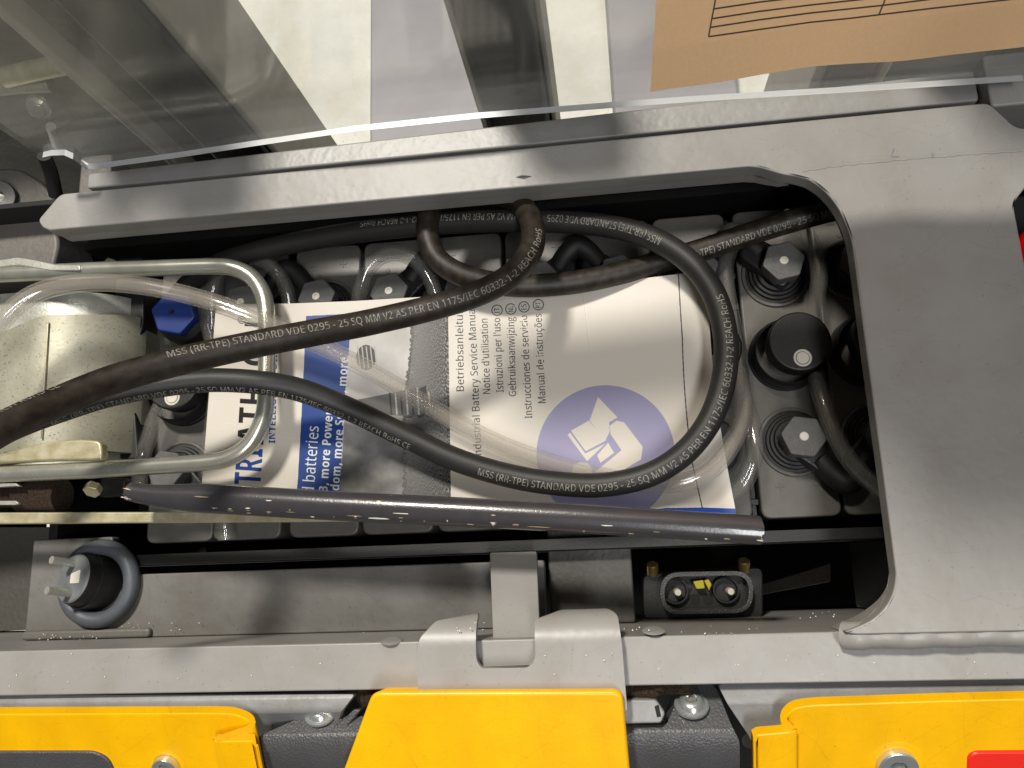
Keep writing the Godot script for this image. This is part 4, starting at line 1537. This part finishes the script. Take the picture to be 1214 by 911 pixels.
func crumbs() -> void:
	var rng := RandomNumberGenerator.new()
	rng.seed = 41
	var mb := MB.new()
	var zones := [[30, 120, 752, 760, 14, 22], [100, 240, 738, 748, 13.2, 14], [430, 490, 750, 757, 14, 6], [540, 575, 738, 748, 68, 8], [590, 735, 770, 815, 68, 10], [740, 900, 742, 752, 61, 14], [0, 480, 775, 816, 60.2, 16], [760, 1200, 775, 800, 60.2, 14], [940, 1000, 725, 740, 56, 8]]
	for z in zones:
		for k in z[5]:
			var c := P(rng.randf_range(z[0], z[1]), rng.randf_range(z[2], z[3]), z[4])
			var r := rng.randf_range(0.0001, 0.00036)
			var a := PackedVector3Array()
			for j in 5:
				var g := TAU * j / 5.0 + rng.randf()*0.6
				a.append(c + Vector3(cos(g) * r, r * 0.9, sin(g) * r))
			slab(mb, a, Vector3(0, -r, 0), r * 0.2, false)
	var o := solo("paint_crumbs", "tiny pale crumbs strewn along the front channel and ledge", "crumbs", mb, M.flake)
	o.set_meta("kind", "stuff")

func cover(label: String, rim: PackedVector3Array, run: Vector3, screw: Array, inlay: Array, im: Material, inlay_name: String) -> void:
	var t := thing("yellow_cover", label, "cover", P(150 if rim[0].x < 0 else 1060, 880, 10), "yellow covers of the truck")
	var mb := MB.new()
	var path := smooth_path(rim, 5)
	var c := path.size()
	var side := 1.0 if rim[0].x < 0 else -1.0
	var inn := PackedVector3Array()
	var outs := PackedVector3Array()
	for i in c:
		var d := (path[mini(i + 1, c - 1)] - path[maxi(i - 1, 0)]).normalized() * side
		var o := run.cross(d).normalized()
		if i == 0 and o.y < 0:
			o = o
		outs.append(o)
		var oh := d.cross(Vector3.UP).normalized()
		if oh.z < 0 and i == 0: oh = -oh
		inn.append(path[i] - Vector3.UP.cross(d).normalized() * -0.0031 - Vector3(0, 0.0004, 0))
	if outs[0].y < 0:
		for i in c:
			outs[i] = -outs[i]
			inn[i] = path[i] + (path[i] - inn[i])
	var steps := 6
	var deep := 0.07
	for i in c - 1:
		var j := i + 1
		var bv := run * 0.0006
		mb.quad(path[i] - outs[i] * 0.0006, path[j] - outs[j] * 0.0006, inn[j], inn[i], -run, -run, -run, -run)
		mb.quad(path[i] - outs[i] * 0.0006, path[j] - outs[j] * 0.0006, path[j] + bv, path[i] + bv, (outs[i] - run).normalized(), (outs[j] - run).normalized(), outs[j], outs[i])
		mb.quad(path[i] + bv, path[j] + bv, path[j] + run * deep, path[i] + run * deep, outs[i], outs[j], outs[j], outs[i])
		mb.quad(inn[i], inn[j], inn[j] + run * deep, inn[i] + run * deep, -outs[i], -outs[j], -outs[j], -outs[i])
	part("skin", mb, M.yellow, t)
	var fo := path[4]
	var fnm := outs[4]
	# screw in its round pocket
	var so := PN(screw[0], screw[1], fo, fnm)
	var px := 0.001 * 0.37 / F * 1000.0
	mb = MB.new()
	var r: float = screw[2] * px * 1000.0
	lathe(mb, [[r * 0.42, 2.6], [r * 0.5, 3.2], [r * 0.82, 3.2], [r * 0.9, 2.6], [r * 0.92, 0.1]], so, fnm, 32)
	lathe(mb, [[0.1, 0.8], [r * 0.44, 0.8], [r * 0.44, 2.7]], so, fnm, 6)
	part("screw", mb, M.screw, t)
	mb = MB.new()
	lathe(mb, [[r * 0.95, 0.12], [r * 1.12, 0.35], [r * 1.3, 0.05]], so, fnm, 36)
	part("screw_pocket", mb, M.yellow, t)
	mb = MB.new()
	var a := PackedVector3Array()
	for p in inlay:
		a.append(PN(p[0], p[1], fo, fnm) + fnm * 0.0012)
	slab(mb, rounded(a, 0.003, 5), -fnm * 0.003, 0.0009)
	part(inlay_name, mb, im, t)

func build_manual() -> void:
	var tex := print_cover()
	var m := StandardMaterial3D.new()
	m.resource_name = "printed_cover"
	m.albedo_texture = tex
	m.roughness = 0.42
	M.cover = m
	var mp := mat("paper_edge", Color(0.85, 0.84, 0.81), 0.7)
	var nu := 60
	var nv := 26
	var pos := []
	for j in nv + 1:
		var row := PackedVector3Array()
		for i in nu + 1:
			var u := float(i) / nu
			var v := float(j) / nv
			var h := 31.0 + 2.3 * sin(u * 7.0 + v * 1.5) * (0.4 + 0.6 * (1 - v)) + 2.0 * smoothstep(0.55, 1.0, u) * (1.0 - v) - 9.0 * smoothstep(0.8, 1.0, u) * smoothstep(0.55, 1.0, v) - 3.0 * smoothstep(0.15, 0.0, u) + 0.6 * sin(v * 5.0 + u * 3.0)
			var q := sheet_px(u, v)
			row.append(P(q.x, q.y, h))
		pos.append(row)
	var nrm := []
	for j in nv + 1:
		var row := PackedVector3Array()
		for i in nu + 1:
			var du: Vector3 = pos[j][mini(i + 1, nu)] - pos[j][maxi(i - 1, 0)]
			var dv: Vector3 = pos[mini(j + 1, nv)][i] - pos[maxi(j - 1, 0)][i]
			var q := dv.cross(du).normalized()
			row.append(q if q.y > 0 else -q)
		nrm.append(row)
	var top := MB.new()
	var low := MB.new()
	var dn := mm(0, -1.1, 0)
	for j in nv:
		for i in nu:
			var a: Vector3 = pos[j][i]
			var b: Vector3 = pos[j][i + 1]
			var c: Vector3 = pos[j + 1][i + 1]
			var d: Vector3 = pos[j + 1][i]
			var uv := [Vector2(float(i) / nu, float(j) / nv), Vector2(float(i + 1) / nu, float(j) / nv), Vector2(float(i + 1) / nu, float(j + 1) / nv), Vector2(float(i) / nu, float(j + 1) / nv)]
			top.tri(a, b, c, nrm[j][i], nrm[j][i + 1], nrm[j + 1][i + 1], uv[0], uv[1], uv[2])
			top.tri(a, c, d, nrm[j][i], nrm[j + 1][i + 1], nrm[j + 1][i], uv[0], uv[2], uv[3])
			low.quad(a + dn, b + dn, c + dn, d + dn, -nrm[j][i], -nrm[j][i + 1], -nrm[j + 1][i + 1], -nrm[j + 1][i])
			var e := mm(0, -0.15, 0)
			if j == 0: low.quad(a + e, b + e, b + dn, a + dn, Vector3.FORWARD, Vector3.FORWARD, Vector3.FORWARD, Vector3.FORWARD)
			if j == nv - 1: low.quad(d + e, c + e, c + dn, d + dn, Vector3.BACK, Vector3.BACK, Vector3.BACK, Vector3.BACK)
			if i == 0: low.quad(a + e, d + e, d + dn, a + dn, Vector3.LEFT, Vector3.LEFT, Vector3.LEFT, Vector3.LEFT)
			if i == nu - 1: low.quad(b + e, c + e, c + dn, b + dn, Vector3.RIGHT, Vector3.RIGHT, Vector3.RIGHT, Vector3.RIGHT)
	var t := thing("service_manual", "printed service booklet in seven languages lying on the cells", "booklet", mm(-20, 25, 10))
	part("front_cover", top, m, t)
	part("pages", low, mp, t)

func build_cables() -> void:
	var text := "MSS (RR-TPE) STANDARD VDE 0295 - 25 SQ MM V2 AS PER EN 1175/IEC 60332-1-2 REACH RoHS"
	# upper cable: in from the left, a loop under the flange, and off to the right
	var r := 0.0057
	var a := smooth_path(ring([[-80, 560, 178], [-30, 527, 170], [20, 499, 160], [75, 474, 148], [135, 450, 136], [200, 431.5, 125], [280, 413, 113], [360, 397, 102], [440, 382, 90], [520, 363, 83], [572, 346, 78], [608, 325, 74], [629, 297, 69], [632, 272, 63], [625, 252, 55], [612, 240, 46], [595, 232, 40], [566, 226, 38], [535, 227, 40], [514, 239, 43], [507, 262, 45], [509, 288, 46], [520, 309, 46], [545, 325, 45], [580, 335, 43], [625, 339, 40], [680, 335, 37], [735, 324, 34], [785, 310, 31], [830, 297, 29], [900, 274, 29], [960, 256, 30], [1010, 243, 31], [1070, 226, 31]]), 10)
	var mb := MB.new()
	tube(mb, a, r, 24)
	var t := thing("battery_cable", "thick black cable crossing the booklet from the left and looping up under the flange", "cable", mm(-60, 25, -20), "printed battery cables")
	part("jacket", mb, M.cable_worn, t)
	cable_print(t, a, r, text, Vector2(196, 428), Vector2(640, 283), -0.30, 0.0032, 20, 150, 0.55)
	cable_print(t, a, r, "(RR-TPE) STANDARD VDE 0295 - 25 SQ MM", Vector2(812, 305), Vector2(984, 252), 0.55, 0.0034, 260, a.size())
	cable_print(t, a, r, "REACH RoHS CE", Vector2(-10, 512), Vector2(72, 472), -0.62, 0.0036, 0, 60)
	# lower cable: round the booklet and back along the rear
	var b := smooth_path(ring([[-80, 560, 108], [-30, 530, 102], [20, 505, 96], [75, 485, 90], [130, 468, 84], [190, 457, 78], [250, 451, 72], [310, 454, 67], [360, 464, 60], [420, 488, 52], [480, 517, 47], [540, 545, 45], [600, 563.5, 44], [655, 573, 44], [712, 575.5, 44], [765, 565, 45], [806, 542, 47], [836, 508, 49], [854, 468, 50], [861, 425, 50], [858, 385, 50], [846, 348, 50], [824, 317, 49], [795, 294, 48], [758, 277, 47], [712, 267, 45], [660, 263, 43], [600, 262, 41], [540, 264, 38], [480, 269, 35], [420, 276, 32], [360, 286, 29], [305, 298, 27], [262, 312, 24], [225, 336, 16], [200, 366, 4]]), 10)
	mb = MB.new()
	tube(mb, b, 0.0056, 24)
	t = thing("battery_cable", "thick black cable curving round the booklet and back along the rear of the cells", "cable", mm(-20, 20, 10), "printed battery cables")
	part("jacket", mb, M.cable, t)
	r = 0.0056
	cable_print(t, b, r, text + " CE", Vector2(60, 492), Vector2(487, 528), 1.3, 0.0031, 20, 110, 0.75)
	cable_print(t, b, r, text, Vector2(567, 560), Vector2(846, 358), 0.38, 0.0032, 105, 230, 0.12)
	cable_print(t, b, r, text, Vector2(785, 287), Vector2(430, 275), -0.35, 0.0034, 220, 315, 0.3)
	# long clear hose over the booklet
	clear_hose("clear_hose", "long clear hose arching over the steel loop and down across the booklet", ring([[-50, 452, 82], [-18, 410, 80], [0, 383, 78], [28, 356, 76], [62, 341, 73], [110, 335, 70], [160, 338, 67], [210, 347, 64], [260, 361, 62], [300, 376, 60], [340, 392, 57], [400, 420, 51], [450, 446, 45], [500, 477, 40], [550, 506, 38], [600, 530, 37], [650, 548, 37], [700, 562, 37], [750, 572, 37], [800, 573, 38], [838, 560, 38], [864, 532, 36], [878, 500, 30], [880, 470, 24], [874, 440, 18]]), 0.0045)

func build_screen() -> void:
	# brown sheet of paper taped to the screen
	var mb := MB.new()
	var nx := 30
	var ny := 14
	var edge := [[771, 109], [800, 103], [840, 97], [900, 87], [960, 80], [1010, 78], [1060, 75.5], [1085, 72], [1130, 64], [1170, 58], [1214, 53], [1262, 49]]
	var surf := func(u: float, k: float) -> Vector3:
		var q := along(edge, clampf(u, 0, 1))
		var lo := PZ(q.x, q.y, -82.0)
		var hi := Vector3(lerpf(0.078, 0.288, u), 0.41, -0.1015)
		var p := lo.lerp(hi, k)
		p.z = lerpf(-0.1015, -0.082, pow(1.0 - clampf(k, 0, 1), 3.0)) + 0.0009 * sin(u * 9.0) * (1.0 - k)
		return p
	var pos := []
	for j in ny + 1:
		var row := PackedVector3Array()
		for i in nx + 1:
			row.append(surf.call(float(i) / nx, float(j) / ny))
		pos.append(row)
	for j in ny:
		for i in nx:
			var f: Vector3 = (pos[j][i + 1] - pos[j][i]).cross(pos[j + 1][i] - pos[j][i]).normalized()
			mb.tri(pos[j][i], pos[j][i + 1], pos[j + 1][i + 1], f, f, f, Vector2(float(i) / nx, 1 - float(j) / ny), Vector2(float(i + 1) / nx, 1 - float(j) / ny), Vector2(float(i + 1) / nx, 1 - float(j + 1) / ny))
			mb.tri(pos[j][i], pos[j + 1][i + 1], pos[j + 1][i], f, f, f, Vector2(float(i) / nx, 1 - float(j) / ny), Vector2(float(i + 1) / nx, 1 - float(j + 1) / ny), Vector2(float(i) / nx, 1 - float(j + 1) / ny))
	var m := mat("brown_paper", Color(0.98, 0.83, 0.67), 0.75, 0.0, noise_tex(0.05, 0.975, 1.0, 4, 71), 14.0)
	m.backlight_enabled = true
	m.backlight = Color(1.31, 1.31, 1.31)
	var t := thing("brown_paper", "sheet of brown paper with a ruled table taped to the clear screen", "paper", PZ(900, 90, -101.5))
	part("sheet", mb, m, t)
	mb = MB.new()
	var f4 := Vector3.BACK
	mb.quad(mm(-48, 188, -102.5), mm(56, 186, -102.5), mm(58, 268, -102.7), mm(-44, 274, -102.7), f4, f4, f4, f4)
	part("added_shade_sheet", mb, m, t)  # added sheet out of view, there to cast shade on the booklet
	mb = MB.new()
	var ink := mat("ink", Color(0.42, 0.33, 0.26), 0.8)
	var lines := [[[840, 43], [900, 34.5], [960, 26], [1010, 21], [1042, 17]], [[1042, 17], [1100, 10], [1160, 3], [1214, -3]], [[842, 32], [900, 23], [960, 15], [1045, 6]], [[1045, 6], [1100, -1], [1160, -8]], [[845, 21.5], [900, 13], [960, 5.5], [1048, -4]], [[846.5, 10], [900, 2], [960, -5], [1050, -14]], [[840, 43], [848, 0], [852, -30]], [[1042, 17], [1049, 0], [1056, -20]]]
	var on := func(x: float, y: float) -> Vector3:
		var u := (x - 771.0) / 490.0
		var k := 0.1
		for i in 40:
			var q := Q(surf.call(u, k))
			u += (x - q.x) / 491.0 * 0.7
			k += (q.y - y) / 700.0
			k = clampf(k, 0.0, 0.9)
		return surf.call(u, k)
	for l in lines:
		for j in l.size() - 1:
			for w in 6:
				var pa := Vector2(l[j][0], l[j][1]).lerp(Vector2(l[j + 1][0], l[j + 1][1]), w / 6.0)
				var pb := Vector2(l[j][0], l[j][1]).lerp(Vector2(l[j + 1][0], l[j + 1][1]), (w + 1) / 6.0)
				var a: Vector3 = on.call(pa.x, pa.y)
				var b: Vector3 = on.call(pb.x, pb.y)
				var up := (cam_c - a).normalized()
				var o := (b - a).cross(up).normalized() * 0.00026
				a += Vector3(0, 0.0001, 0.00025)
				b += Vector3(0, 0.0001, 0.00025)
				mb.quad(a + o, b + o, b - o, a - o, Vector3.BACK, Vector3.BACK, Vector3.BACK, Vector3.BACK)
	part("ruled_lines", mb, ink, t)
	# the screen itself
	t = thing("clear_screen", "clear acrylic protective screen standing behind the rear flange", "screen", mm(30, 70, -106))
	var low := [[50, 187], [60, 184.5], [76, 184], [86, 188.5], [95, 195.5], [103, 200], [112, 200.5], [208, 187.5], [300, 173.5], [420, 156], [566, 140.5], [725, 128], [820, 121], [1000, 110], [1214, 96]]
	var pts := PackedVector3Array()
	for q in low:
		pts.append(PZ(q[0], q[1], -105))
	mb = MB.new()
	var n0 := pts.size()
	var face := pts.duplicate()
	face.append(mm(285, 104, -105))
	face.append(mm(285, 420, -105))
	face.append(mm(-217.4, 420, -105))
	var f2 := PackedVector2Array()
	for p in face:
		f2.append(Vector2(p.x, p.y))
	var ids := Geometry2D.triangulate_polygon(f2)
	var back := mm(0, 0, -3)
	for i in range(0, ids.size(), 3):
		mb.tri(face[ids[i]], face[ids[i + 1]], face[ids[i + 2]], Vector3.BACK, Vector3.BACK, Vector3.BACK)
		mb.tri(face[ids[i]] + back, face[ids[i + 1]] + back, face[ids[i + 2]] + back, Vector3.FORWARD, Vector3.FORWARD, Vector3.FORWARD)
	part("pane", mb, M.acrylic, t)
	mb = MB.new()
	for i in n0 - 1:
		var d := Vector3(0, -0.0001, 0)
		mb.quad(pts[i] + d, pts[i + 1] + d, pts[i + 1] + back + d, pts[i] + back + d, Vector3.DOWN, Vector3.DOWN, Vector3.DOWN, Vector3.DOWN)
		var e := Vector3(0, 0.0005, 0.0003)
		mb.quad(pts[i] + d, pts[i + 1] + d, pts[i + 1] + e, pts[i] + e, Vector3(0, -0.5, 0.86), Vector3(0, -0.5, 0.86), Vector3(0, -0.5, 0.86), Vector3(0, -0.5, 0.86))
	part("polished_edge", mb, M.edge_acrylic, t)
